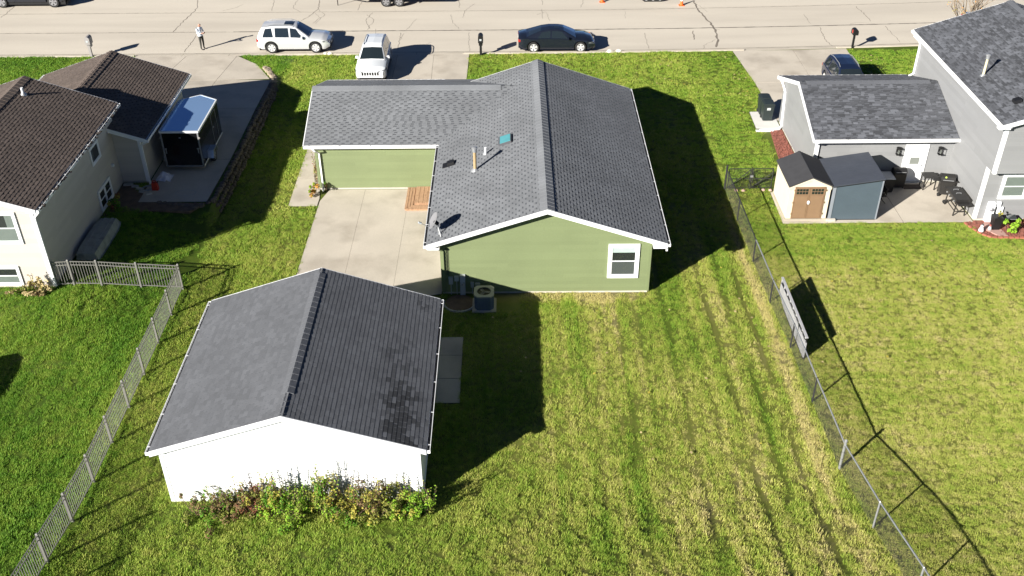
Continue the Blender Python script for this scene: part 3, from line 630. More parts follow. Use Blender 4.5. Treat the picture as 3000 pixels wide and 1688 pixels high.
gable_roof(gh, SG, 'Y', 1.44, 4.34, 4.93, 34.75, 50.4, skip=lambda p: p.x < 1.4 and p.y > 44 and zwing(p) > zmain(p)+.03 and p.y < 52, gslice=((34.75, 43.9), None))
gable_roof(gh, SG, 'X', 48.0, 3.95, 3.95, -10.05, .25, skip=lambda p: p.x > -3.4 and zmain(p) > zwing(p)+.03 and p.y < 50.4, rakes=(1, 0), capr=(-10.07, -.5), gslice=((-10.05, -3.62), (-10.05, -3.6)))
SG.finish(300)
S_ = Fr((-2.95, 35.15, 0), (1, 0, 0), (0, -1, 0))
window(gh, S_, 6.95, 8.25, .80, 2.47, 'hung', .13, ('screen', 'half'))
# boxed eave returns
for x0, x1 in ((5.80, 6.34), (-3.46, -2.97)): MB().box(x0, 34.77, 2.45, x1, 35.12, 2.53).build('eave_return', M_white, gh)
downspout(gh, [(-3.3, 43.86, 2.5), (-3.06, 43.95, 2.2), (-3.06, 43.95, .1)], M_white)
downspout(gh, [(-9.62, 43.92, 2.5), (-9.52, 43.94, 2.36), (-9.4, 44.29, 2.1), (-9.4, 44.29, .16), (-9.38, 44.1, .08)], M_white)
downspout(gh, [(-3.5, 34.9, 2.55), (-3.0, 35.05, 2.3), (-2.86, 35.09, 2.2), (-2.86, 35.09, .15)], M_greenp, .07)
downspout(gh, [(6.36, 34.86, 2.55), (6.36, 34.84, 2.3)], M_white)
m = MB(); m.path([(-2.72, 35.11, 2.35), (-2.72, 35.11, 1.0)], .012); m.path([(-2.66, 35.11, 2.35), (-2.66, 35.11, .95)], .010); m.build('cable', M_black, gh)
# roof fittings
def on_w(x, y, h=0): return Vector((x, y, 4.34-(1.44-x)/3+h))
n = Vector((-1/3, 0, 1)).normalized(); vV = Vector((1, 0, 1/3)).normalized(); Mr = Matrix((vV, Vector((0, 1, 0)), n)).transposed()
sk = MB().obox(on_w(-.27, 42.05, .05), (.62, .82, .12), Mr).build('skylight', pm('skylight_frame', (.10, .10, .11), .5), gh)
MB().obox(on_w(-.27, 42.05, .115), (.50, .70, .03), Mr).build('pane', pm('skylight_dome', (.10, .33, .36), .12, .1, 3, coat=.6), sk)
roof_pipe(gh, on_w(-1.61, 40.05), 4.40, .075, pm('pipe_tan', (.38, .28, .15), .5, .15, 4), M_galv, .13, 'flue')
roof_pipe(gh, on_w(-1.16, 41.35), 3.80, .055, M_white)
v = MB().obox(on_w(-2.78, 41.40, .08), (.36, .34, .14), Mr, taper=.85).build('roof_vent', M_black, gh)
MB().obox(on_w(-2.9, 41.40, .03), (.55, .44, .03), Mr).build('flange', M_black, v)
# meters and boxes low on the gable wall
for nm, a, b, z0, z1, dp, mt in (('meter_box', .29, .46, .57, .92, .11, M_gray), ('meter_box', .53, .71, .73, .97, .12, M_gray), ('meter_cabinet', .76, .98, .05, 1.03, .15, M_gray), ('meter_box', 1.21, 1.34, .38, .64, .09, M_gray), ('meter_box', 1.40, 1.60, .37, .60, .10, pm('box_beige', (.45, .46, .40), .6))):
    m = MB(); S_.box(m, a, b, .015, dp, z0, z1); bx = m.build(nm, mt, gh)
    m = MB(); S_.box(m, a-.008, b+.008, dp, dp+.015, z1-.05, z1+.01); m.build('lid', mt, bx)
    if z0 > .1:
        m = MB(); q = (a+b)/2; m.path([S_.p(q, .05, z0), S_.p(q, .05, .02)], .016); m.build('conduit', M_gray, bx)
m = MB().lathe([(.07, 0), (.07, .05), (.05, .075)], S_.p(.87, .165, .62), 14, Matrix(((1, 0, 0), (0, 0, -1), (0, 1, 0)))); m.build('meter_dial', M_galv, gh, smooth=True)

# ------------------------------------------------------------------ the white garage
ga = thing('garage', 'detached white garage with dark grey shingle roof in the foreground', 'garage', (-7.08, 23.25, 0))
walls(ga, -11.19, -2.96, 23.25, 31.15, 2.37, M_whitewall, 'Y', -7.09, 3.735, z0=.05); MB().box(-11.17, 23.27, -.3, -2.98, 31.13, .06).build('foundation', M_found, ga)
siding(ga, (-11.19, 23.25, 0), (1, 0, 0), (0, -1, 0), 8.23, .06, 2.35, .2286, 2, M_whites, (4.10, 3.725))
siding(ga, (-2.96, 23.25, 0), (0, 1, 0), (1, 0, 0), 7.9, .06, 2.37, .2286, 2, M_whites)
siding(ga, (-11.19, 23.25, 0), (0, 1, 0), (-1, 0, 0), 7.9, .06, 2.37, .2286, 2, M_whites)
for sx, x in ((-1, -11.19), (1, -2.96)): corner(ga, x, 23.25, .05, 2.34, M_white, .11, sx, -1); corner(ga, x, 31.15, .05, 2.34, M_white, .11, sx, 1)
def stain(p):
    if p.x < -7.0: return 0
    u = (p.x+2.64)/-4.3; v_ = (p.y-23.1)/8.1            # u 0 eave .. 1 ridge, v 0 near .. 1 far
    d = math.exp(-((u-.20-.16*v_+.05*math.sin(p.y*5))/.12)**2)*max(0, 1-v_*1.4)*1.35; d2 = .5*math.exp(-((u-.14)/.06)**2-((v_-.93)/.05)**2); return d+d2
SK = Slopes(ga, M_shG, M_shGd, tw=(.15, .30), gw=(.012, .04), tv=.12, th=.003, stain=stain, bt=.011)
gable_roof(ga, SK, 'Y', -7.09, 3.88, 4.36, 23.12, 31.32, cap=.20, capr=(24.2, 31.0), phase=.37, hp=.04)
SK.finish(300)
MB().prism([(-7.26, 23.13, 3.826), (-7.09, 23.13, 3.895), (-6.92, 23.13, 3.826)], (0, 8.18, 0)).build('ridge_strip', pm('shingle_plain', (.165, .17, .18), .9, .1, 2), ga)
dr = MB().box(-2.955, 28.6, .06, -2.925, 29.5, 2.08).build('door', M_white, ga); MB().tube((-2.90, 29.4, 1.0), (-2.86, 29.4, 1.0), .03).build('handle', M_galv, dr)
downspout(ga, [(-11.52, 31.2, 2.35), (-11.3, 31.1, 2.1), (-11.25, 31.08, .1)], M_white)

# ------------------------------------------------------------------ the tan house on the left
lh = thing('house', 'tan sided two storey house with brown shingle roof on the left', 'house', (-19.72, 35.89, 0))
walls(lh, -27.2, -19.72, 35.89, 45.5, 3.85, M_tanp, 'Y', -23.5, 5.11, z0=.1); MB().box(-27.18, 35.91, -.5, -19.74, 45.48, .12).build('foundation', M_found, lh)
walls(lh, -25.3, -18.45, 44.98, 52.25, 2.55, M_tanp, 'Y', -21.9, 3.70, z0=.1); MB().box(-25.28, 45.0, -.5, -18.47, 52.2, .12).build('foundation', M_found, lh)
siding(lh, (-23.72, 35.89, 0), (1, 0, 0), (0, -1, 0), 4.0, .12, 3.83, .2286, 2, M_tan, (.22, 5.10))
siding(lh, (-19.72, 35.89, 0), (0, 1, 0), (1, 0, 0), 9.1, .12, 3.75, .2286, 2, M_tan)
siding(lh, (-19.72, 44.98, 0), (1, 0, 0), (0, -1, 0), 1.27, .12, 2.50, .2286, 2, M_tan, (-2.18, 3.68))
siding(lh, (-18.45, 44.98, 0), (0, 1, 0), (1, 0, 0), 7.25, .12, 2.40, .2286, 2, M_tan)
corner(lh, -19.72, 35.89, .1, 3.74, M_white, .11, 1, -1); corner(lh, -18.45, 44.98, .1, 2.42, M_white, .10, 1, -1)
SB = Slopes(lh, M_shB, M_shBd, tw=(.24, .34), gw=(.08, .14), tv=.16, th=.005, bt=.016)
gable_roof(lh, SB, 'Y', -23.5, 5.26, 4.09, 35.6, 45.84, detail=(1, 1), phase=.41)
gable_roof(lh, SB, 'Y', -21.9, 3.85, 3.9, 44.62, 52.65, detail=(1, 1), phase=.41, gslice=((45.9, 52.65), None))
SB.finish(300)
roof_pipe(lh, (-22.93, 44.18, 5.07), 5.42, .06, M_white)
LS = Fr((-27.4, 35.89, 0), (1, 0, 0), (0, -1, 0)); LE = Fr((-19.72, 35.89, 0), (0, 1, 0), (1, 0, 0))
window(lh, LS, 5.75, 6.97, 2.18, 3.66, 'hung', .10, ('blind', 'curtain')); window(lh, LS, 5.25, 6.42, .14, 1.09, 'hung', .09, ('blind', 'dark'))
window(lh, LE, 6.25, 7.35, 2.40, 3.27, 'single', .09, 'dark'); window(lh, LE, 5.98, 7.6, .14, 1.20, 'twin', .11, 'dark')
MB().obox((-19.66, 44.16, 1.42), (.12, .12, .12)).build('dryer_vent', M_white, lh)
downspout(lh, [(-17.92, 44.75, 2.38), (-18.15, 44.85, 2.25), (-18.38, 44.92, 2.1), (-18.38, 44.92, .15), (-18.3, 44.75, .08)], M_white, .09)
downspout(lh, [(-19.34, 35.7, 3.75), (-19.6, 35.8, 3.5), (-19.65, 35.82, 3.4), (-19.65, 35.82, .1)], M_white, .08)
m = MB(); rr = random.Random(3)
for i in range(150):
    y = rr.uniform(35.8, 45.7); m.obox((-19.35+rr.uniform(-.04, .04), y, 3.83+rr.uniform(-.02, .03)), (.08, rr.uniform(.05, .3), .05), Matrix.Rotation(rr.uniform(0, 3), 3, 'Z'))
m.build('gutter_debris', pm('leaf_litter', (.06, .05, .045), .95, .4, 6), lh)['kind'] = 'stuff'
lh.location = Vector(lh.location)+Vector((.51, -.92, .63))

# ------------------------------------------------------------------ the grey house on the right
rh = thing('house', 'grey sided two storey house with slate grey roof and rear patio on the right', 'house', (21.83, 40.92, 0))
walls(rh, 15.05, 21.9, 44.72, 51.8, 2.64, M_graysp, 'X', 48.2, 3.80, z0=.1); MB().box(15.07, 44.74, -.3, 21.8, 51.78, .12).build('foundation', M_found, rh)
walls(rh, 21.83, 30.6, 40.92, 51.35, 5.31, M_graysp, 'Y', 26.2, 6.71, z0=.1); MB().box(21.85, 40.94, -.3, 30.5, 51.3, .12).build('foundation', M_found, rh)
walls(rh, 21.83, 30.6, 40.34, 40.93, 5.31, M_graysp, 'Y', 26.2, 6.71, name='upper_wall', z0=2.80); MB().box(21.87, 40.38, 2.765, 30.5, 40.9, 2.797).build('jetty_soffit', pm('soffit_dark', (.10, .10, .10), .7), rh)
siding(rh, (15.05, 44.72, 0), (1, 0, 0), (0, -1, 0), 6.78, .12, 2.48, .2286, 2, M_grays)
siding(rh, (15.05, 44.72, 0), (0, 1, 0), (-1, 0, 0), 7.08, .12, 2.62, .2286, 2, M_grays, (3.48, 3.79))
siding(rh, (21.83, 40.92, 0), (1, 0, 0), (0, -1, 0), 8.6, .12, 2.76, .2286, 2, M_grays)
siding(rh, (21.83, 40.34, 0), (1, 0, 0), (0, -1, 0), 8.6, 2.80, 5.28, .2286, 2, M_grays, (4.37, 6.70), sl=.32)
siding(rh, (21.83, 40.92, 0), (0, 1, 0), (-1, 0, 0), 3.8, .12, 2.76, .2286, 2, M_grays)
siding(rh, (21.83, 44.72, 0), (0, 1, 0), (-1, 0, 0), 6.6, 2.6, 5.15, .2286, 2, M_grays)
siding(rh, (21.83, 40.34, 0), (0, 1, 0), (-1, 0, 0), 4.38, 2.80, 5.15, .2286, 2, M_grays)
corner(rh, 21.83, 40.92, .1, 2.79, M_white, .13, -1, -1); corner(rh, 21.83, 40.34, 2.78, 5.15, M_white, .13, -1, -1); corner(rh, 15.05, 44.72, .1, 2.5, M_white, .13, -1, -1); corner(rh, 21.83, 51.35, .1, 5.15, M_white, .13, -1, 1)
SR = Slopes(rh, M_shR, M_shRd, tw=(.14, .42), gw=(.05, .30), tv=.46, th=.007)
gable_roof(rh, SR, 'X', 48.2, 3.95, 3.93, 14.75, 21.8, rakes=(1, 0), cap=.22, capr=(15.1, 21.4), phase=None, gslice=((14.75, 22.0), None))
gable_roof(rh, SR, 'Y', 26.2, 6.86, 4.72, 40.0, 51.75, sl=.32, detail=(1, 0), cap=.2, phase=None)
SR.finish(300)
MB().box(21.35, 40.03, 5.12, 21.85, 40.3, 5.2).build('eave_return', M_white, rh)
roof_pipe(rh, (22.39, 44.84, 5.62), 6.62, .06, pm('pipe_cream', (.62, .55, .36), .5, .1, 4), M_galv, .12, 'flue')
Mw = Matrix((Vector((1, 0, .32)).normalized(), Vector((0, 1, 0)), Vector((-.32, 0, 1)).normalized())).transposed()
MB().obox((22.61, 41.62, 5.80), (.36, .36, .16), Mw, taper=.8).build('roof_vent', M_black, rh)
RS = Fr((15.05, 44.72, 0), (1, 0, 0), (0, -1, 0)); RM = Fr((21.83, 40.92, 0), (1, 0, 0), (0, -1, 0))
window(rh, RM, .82, 2.1, 1.18, 2.50, 'hung', .12, ('blind', 'blind'))
m = MB(); RS.box(m, 4.42, 4.53, .016, .06, .06, 2.12); RS.box(m, 5.47, 5.58, .016, .06, .06, 2.12); RS.box(m, 4.53, 5.47, .016, .06, 2.02, 2.12); dr = m.build('door', M_white, rh)
m = MB(); RS.box(m, 4.53, 5.47, .016, .04, .08, 2.02); m.build('door_leaf', M_white, dr)
m = MB(); RS.box(m, 4.72, 5.28, .040, .052, 1.0, 1.9); m.build('light_frame', M_white, dr); m = MB(); RS.box(m, 4.77, 5.23, .052, .056, 1.05, 1.42); m.build('pane', M_blind, dr)
m = MB(); m.tube(RS.p(5.38, .04, .98), RS.p(5.38, .10, .98), .03); m.tube(RS.p(5.38, .04, 1.12), RS.p(5.38, .075, 1.12), .028); m.build('handle', M_galv, dr)
m = MB(); RS.box(m, 4.40, 5.60, .016, .17, .03, .07); m.build('sill', M_galv, dr)
for u in (4.07, 6.14):
    m = MB(); RS.box(m, u-.06, u+.06, .016, .04, 1.72, 2.0); RS.box(m, u-.11, u+.11, .05, .27, 1.96, 2.0)
    for a in (-.1, .085):
        for b in (.055, .24): RS.box(m, u+a, u+a+.016, b, b+.016, 1.66, 1.97)
    RS.box(m, u-.11, u+.11, .05, .27, 1.63, 1.665); lt = m.build('wall_lantern', M_blackm, rh)
    m = MB(); m.tube(RS.p(u, .15, 1.68), RS.p(u, .15, 1.86), .05); m.build('lamp_glass', M_blind, lt)
downspout(rh, [(14.92, 44.14, 2.5), (15.0, 44.4, 2.35), (15.12, 44.63, 2.2), (15.12, 44.63, .12)], M_white, .09)
downspout(rh, [(14.9, 52.2, 2.5), (14.95, 51.6, 2.3), (14.98, 51.2, 2.1), (14.98, 50.9, .18), (14.85, 50.75, .1), (13.75, 50.65, .09)], M_white, .1)
downspout(rh, [(21.42, 51.4, 5.15), (21.7, 51.2, 4.9), (21.76, 51.2, 4.7), (21.76, 51.2, 3.1), (21.5, 51.1, 3.02)], M_white, .09)
m = MB(); RM.box(m, .46, .78, .016, .2, .02, 1.04); mc = m.build('meter_cabinet', pm('meter_white', (.72, .74, .76), .4), rh)
m = MB().lathe([(.09, 0), (.09, .06), (.06, .09)], RM.p(.62, .2, .72), 14, Matrix(((1, 0, 0), (0, 0, -1), (0, 1, 0)))); m.build('meter_dial', M_galv, mc, smooth=True)
for u0, u1, z0, z1 in ((.86, 1.06, .80, 1.05), (.96, 1.22, .42, .78)):
    m = MB(); RM.box(m, u0, u1, .016, .12, z0, z1); bx = m.build('meter_box', pm('meter_white', (.72, .74, .76), .4), rh)
    m = MB(); m.path([RM.p(u0+.05, .06, z0), RM.p(u0+.05, .06, .02)], .018); m.build('conduit', M_black, bx)
# ------------------------------------------------------------------ fences
def picket_fence():
    f = thing('picket_fence', 'taupe metal picket fence running down the left lawn with a gate by the tan house', 'fence', (-14.15, 35.7, 0))
    posts = [(-19.12, 35.0), (-18.45, 35.08), (-17.35, 35.2), (-15.8, 35.4), (-14.13, 35.6)]
    posts2 = [(-14.13, 35.6)]+[(-14.1, 35.6-1.9*k) for k in range(1, 11)]
    pk = bpy.data.meshes.new('picket'); mm = MB(); mm.box(-.009, -.009, 0, .009, .009, 1.0); pk.from_pydata(mm.v, [], mm.f); pk.materials.append(M_bronze); pk.update()
    L = root_loc(f); done = set()
    for run in (posts, posts2):
        for (x, y) in run:
            if (x, y) in done: continue
            done.add((x, y)); z = tz(x, y); p = MB().box(x-.038, y-.038, z-.05, x+.038, y+.038, z+1.27).build('post', M_bronze, f)
            MB().obox((x, y, z+1.29), (.085, .085, .03), taper=.5).build('post_cap', M_bronze, p)
        for i, ((xa, ya), (xb, yb)) in enumerate(zip(run[:-1], run[1:])):
            za, zb = tz(xa, ya), tz(xb, yb); d = Vector((xb-xa, yb-ya, 0)).normalized()*.035
            gate = run is posts and i == 1
            m = MB()
            for h in (.13, 1.05, 1.21): m.beam(Vector((xa, ya, za+h))+d, Vector((xb, yb, zb+h))-d, .026, .034)
            nm = 'gate_rails' if gate else 'rails'; r = m.build(nm, M_bronze, f)
            n = max(3, int(round(math.hypot(xb-xa, yb-ya)/.115)))
            for k in range(1, n):
                t = k/n; o = bpy.data.objects.new('picket', pk); link(o); o.parent = r; o.location = Vector((xa+(xb-xa)*t, ya+(yb-ya)*t, za+(zb-za)*t+.10))-L; o.scale = (1, 1, 1.12)
            if gate: MB().box(xa+.04, ya-.05, .85, xa+.12, ya+.05, 1.25).build('latch', M_black, r); MB().box(xb-.1, yb-.04, .2, xb-.04, yb+.04, .32).build('hinge', M_black, r)
picket_fence()

def chain_bay(par, a, b, mat, railmat, h=1.14, rail=True):
    a, b = Vector(a), Vector(b); d = b-a; Lh = math.hypot(d.x, d.y); up = Vector((0, 0, 1)); u = Vector((d.x, d.y, 0))/Lh
    P = lambda s, z: a+d*(s/Lh)+up*z
    rl = MB().tube(P(0, h), P(Lh, h), .028, n=6).build('top_rail', railmat, par)
    m = MB(); sp = .075; n = int((Lh+h)/sp); r = .0032
    for k in range(n+1):
        s0 = k*sp-h
        for sg in (1, -1):
            # a wire climbing at 45 degrees, cut at the bay's ends
            if sg == 1: sa, za, sb, zb = s0, .03, s0+h-.03, h
            else: sa, za, sb, zb = s0+h, .03, s0+.03, h
            if max(sa, sb) <= 0 or min(sa, sb) >= Lh: continue
            def clip(s1, z1, s2, z2):
                if s1 < 0: z1 += (z2-z1)*(0-s1)/(s2-s1); s1 = 0
                if s1 > Lh: z1 += (z2-z1)*(Lh-s1)/(s2-s1); s1 = Lh
                return s1, z1
            A = clip(sa, za, sb, zb); B = clip(sb, zb, sa, za)
            if abs(A[1]-B[1]) < .02: continue
            m.tube(P(*A), P(*B), r, r, 3, cap=False)
    fb = m.build('wire_mesh', mat, rl); fb['kind'] = 'stuff'
def chain_fence():
    f = thing('chain_link_fence', 'dark chain link fence along the right side of the back yard', 'fence', (10.7, 44.1, 0))
    pts = [(10.65, 44.12), (10.70, 41.05), (10.73, 37.5), (10.80, 34.33), (10.95, 31.28), (11.0, 28.02), (11.06, 24.57), (11.2, 21.54), (11.3, 18.4), (11.4, 15.3)]
    G3 = [Vector((x, y, tz(x, y))) for x, y in pts]
    for i, p in enumerate(G3):
        big = i in (0, 6); mt = M_galv if i >= 6 else M_vinylw
        po = MB().tube(p-Vector((0, 0, .1)), p+Vector((0, 0, 1.32 if big else 1.15)), .05 if big else .033, n=10).build('post', mt, f, smooth=True)
        MB().lathe([(.055 if big else .036, 0), (.05 if big else .03, .03), (.01, .06)], p+Vector((0, 0, 1.31 if big else 1.13)), 10).build('post_cap', mt, po)
        if i == 6:
            m = MB()
            for z in (.2, .5, .8, 1.08): m.lathe([(.05, 0), (.05, .03)], p+Vector((0, 0, z)), 10)
            m.build('brace_band', M_blackm, po)
    for a, b, i in zip(G3[:-1], G3[1:], range(20)): chain_bay(f, a, b, M_vinylw, M_galv if i >= 2 else M_vinylw)
    g = thing('chain_link_gate', 'dark chain link double gate between the fence corner and the cream shed', 'gate', (11.9, 44.1, 0))
    for x0, x1 in ((10.78, 11.83), (11.98, 12.95)):
        m = MB()
        for p, q in (((x0, .08), (x0, 1.16)), ((x1, .08), (x1, 1.16)), ((x0, .08), (x1, .08)), ((x0, 1.16), (x1, 1.16)), ((x0, .60), (x1, .60)), ((x0, .10), (x1, 1.1)) if x0 < 11 else ((x0, .12), (x1, .95))):
            m.tube((p[0], 44.1, p[1]), (q[0], 44.1, q[1]), .022, n=6)
        lf = m.build('gate_frame', M_vinylw, g); m = MB(); w_ = x1-x0
        for k in range(int((w_+1.06)/.075)):
            s0 = k*.075-1.06
            for sg in (1, -1):
                A = [s0, .08, s0+1.06, 1.14] if sg == 1 else [s0+1.06, .08, s0, 1.14]
                x_a, z_a, x_b, z_b = A
                pa = [x_a, z_a]; pb = [x_b, z_b]
                for p, q in ((pa, pb), (pb, pa)):
                    if p[0] < 0: p[1] += (q[1]-p[1])*(0-p[0])/(q[0]-p[0]); p[0] = 0
                    if p[0] > w_: p[1] += (q[1]-p[1])*(w_-p[0])/(q[0]-p[0]); p[0] = w_
                if abs(pa[1]-pb[1]) < .03: continue
                m.tube((x0+pa[0], 44.1, pa[1]), (x0+pb[0], 44.1, pb[1]), .0032, .0032, 3, cap=False)
        m.build('wire_mesh', M_vinylw, lf)['kind'] = 'stuff'
    MB().tube((11.905, 44.1, -.1), (11.905, 44.1, 1.22), .036, n=8).build('post', M_vinylw, g)
    MB().box(11.84, 44.04, .70, 11.98, 44.08, .80).build('latch', M_galv, g)
chain_fence()

def edge_panel():
    "long pale panel stood on edge behind the chain link"
    t = thing('boat_hull', 'long pale grey ribbed hull stood on its side behind the chain link fence', 'boat', (11.2, 30.5, 0))
    pale = pm('pale_alloy', (.40, .40, .41), .5, .08, 3, fvar=.05); yA, yB = 30.45, 34.6; x = 11.24
    m = MB(); n = 46
    for i in range(n):
        y0 = yA+(yB-yA)*i/n; y1 = y0+(yB-yA)/n*.86
        f0 = max(0, (y0-33.6)/1.0); zb = .16+.32*f0*f0; m.box(x-.02-(i % 2)*.006, y0, zb, x+.03, y1+.02, .86)
    m.build('hull_side', pale, t)
    MB().box(x+.0, yA+.02, .05, x+.02, yB-.9, .86).build('liner', M_black, t)
    MB().box(x-.005, yA, .93, x+.025, yB, 1.09).build('gunwale_board', M_black, t)
    MB().box(x-.05, yA, 1.093, x+.05, yB, 1.125).build('gunwale_rail', pale, t)
    for k in range(9):
        y = yA+.1+(yB-yA-.2)*k/8; MB().box(x-.045, y-.02, .86, x-.008, y+.02, 1.09).build('bracket', pale, t)
edge_panel()

# ------------------------------------------------------------------ beside the green house
def wood_step():
    t = thing('wooden_step', 'low cedar plank step beside the green house wall on the patio', 'step', (-4.1, 43.2, .03))
    MB().box(-5.12, 42.17, .03, -3.05, 44.3, .12).build('frame', M_wood, t)
    n = 8
    for k in range(n):
        x = -4.72+k*.205; MB().box(x, 42.66, .165, x+.19, 44.3, .19).build('plank', M_wood, t)
    MB().box(-4.74, 42.62, .09, -3.05, 44.3, .163).build('riser', M_wood, t)
    for k in range(3):
        a = .135*k; MB().prism([(-5.16+a, 42.12+a, .125), (-3.04, 42.12+a, .125), (-3.04, 42.24+a, .125), (-5.04+a, 42.24+a, .125)], (0, 0, .028)).build('plank', M_wood, t)
        MB().prism([(-5.16+a, 42.13+a, .1255), (-5.045+a, 42.245+a, .1255), (-5.045+a, 44.3, .1255), (-5.16+a, 44.3, .1255)], (0, 0, .028)).build('plank', M_wood, t)
wood_step()
def ac_unit():
    x, y = -1.16, 34.25; t = thing('air_conditioner', 'grey air conditioner unit with round fan grille beside the green wall', 'air conditioner', (x, y, 0))
    MB().box(x-.5, y-.5, -.02, x+.5, y+.5, .07).build('pad', M_conc, t)
    def rr(s, z, b=.14): return [(x+a*s, y+c*s, z) for a, c in ((-.40+b, -.40), (.40-b, -.40), (.40, -.40+b), (.40, .40-b), (.40-b, .40), (-.40+b, .40), (-.40, .40-b), (-.40, -.40+b))]
    body = pm('ac_blue_gray', (.10, .13, .17), .6, .1, 4); MB().prism(rr(1, .07), (0, 0, .63)).build('casing', body, t)
    m = MB()
    for k in range(14): m.prism(rr(1.012, .11+k*.042), (0, 0, .016))
    m.build('louvres', body, t)
    # top lid with a round hole
    m = MB(); O = rr(1.04, .70); O2 = rr(1.04, .76); n = 24; ring = [(x+.29*math.cos(2*math.pi*i/n), y+.29*math.sin(2*math.pi*i/n)) for i in range(n)]
    m.v = O+O2+[(a, b, .76) for a, b in ring]; m.f = [(i, (i+1) % 8, 8+(i+1) % 8, 8+i) for i in range(8)]
    for i in range(n):
        a0 = 2*math.pi*i/n; k = min(range(8), key=lambda q: abs(((math.atan2(O[q][1]-y, O[q][0]-x)-a0+math.pi) % (2*math.pi))-math.pi))
        k2 = min(range(8), key=lambda q: abs(((math.atan2(O[q][1]-y, O[q][0]-x)-2*math.pi*((i+1) % n)/n+math.pi) % (2*math.pi))-math.pi))
        m.f.append((16+i, 16+(i+1) % n, 8+k)); 
        if k2 != k: m.f.append((16+(i+1) % n, 8+k2, 8+k))
    m.m = [0]*len(m.f); m.build('lid', pm('ac_beige', (.34, .34, .29), .6, .06, 4), t)
    MB().lathe([(.285, .705), (.285, .708)], (x, y, 0), 24).build('fan_well', M_black, t)
    m = MB()
    for k in range(3):
        a = k*2.094; m.obox((x+.15*math.cos(a), y+.15*math.sin(a), .72), (.24, .13, .006), Matrix.Rotation(a, 3, 'Z'))
    m.lathe([(.05, .712), (.05, .735)], (x, y, 0), 10); m.build('fan', pm('fan_gray', (.2, .2, .2), .5), t)
    m = MB()
    for r in (.07, .13, .19, .25): 
        for i in range(24): a, b = 2*math.pi*i/24, 2*math.pi*(i+1)/24; m.tube((x+r*math.cos(a), y+r*math.sin(a), .765), (x+r*math.cos(b), y+r*math.sin(b), .765), .004, n=3)
    for k in range(6): a = k*math.pi/3; m.tube((x, y, .765), (x+.30*math.cos(a), y+.30*math.sin(a), .765), .004, n=3)
    m.build('grille', M_blackm, t)
ac_unit()
def dish():
    b = on_w(-3.0, 35.35); t = thing('satellite_dish', 'grey satellite dish on the near left corner of the green house roof', 'satellite dish', b)
    m = MB(); m.obox(b+Vector((0, 0, .03)), (.22, .2, .03), Mr); m.build('foot', M_galv, t)
    top = b+Vector((0, .05, .45)); m = MB(); m.path([b, b+Vector((0, 0, .28)), top], .025, 8); m.path([b+Vector((.25, .1, .08)), b+Vector((0, 0, .3))], .012); m.path([b+Vector((.1, -.25, .03)), b+Vector((0, 0, .3))], .012); m.build('mast', M_galv, t)
    ax = Vector((-.80, -.18, .46)).normalized(); c = top+Vector((-.16, .10, .10)); q = ax.to_track_quat('Z', 'Y').to_matrix()
    prof = [(.001, 0), (.12, .008), (.24, .034), (.33, .064), (.335, .07), (.24, .046), (.12, .02), (.001, .012)]
    dm = pm('dish_gray', (.20, .20, .21), .5, .05, 3)
    MB().lathe(prof, c, 28, q @ Matrix.Diagonal((1, 1.12, 1))).build('reflector', dm, t, smooth=True)
    m = MB(); m.beam(top, c, .12, .10); m.build('bracket', M_blackm, t)
    e = c+ax*.52-q @ Vector((0, .30, 0)); m = MB(); m.path([c-q @ Vector((0, .34, 0)), e], .014, 6); m.build('arm', M_galv, t)
    MB().obox(e, (.07, .07, .14), q).build('receiver', M_gray, t)
dish()
# brown ring of earth by the meters
m = MB(); m.lathe([(.62, .0), (.60, .035), (.3, .06), (.01, .07)], (-2.2, 34.45, 0), 20); tag(m.build('flower_bed', M_dirt), 'dark round earth bed below the meters of the green house', 'flower bed')
e_ = thing('bed_edging', 'thin curved stone edging round the dark earth bed by the meters', 'edging', (-2.2, 34.45, 0))
for k in range(14):
    a = R(175+k*13.5); p = (-2.2+.66*math.cos(a), 34.45+.66*math.sin(a), .045); MB().obox(p, (.06, .14, .08), Matrix.Rotation(a, 3, 'Z')).build('stone', M_found, e_)

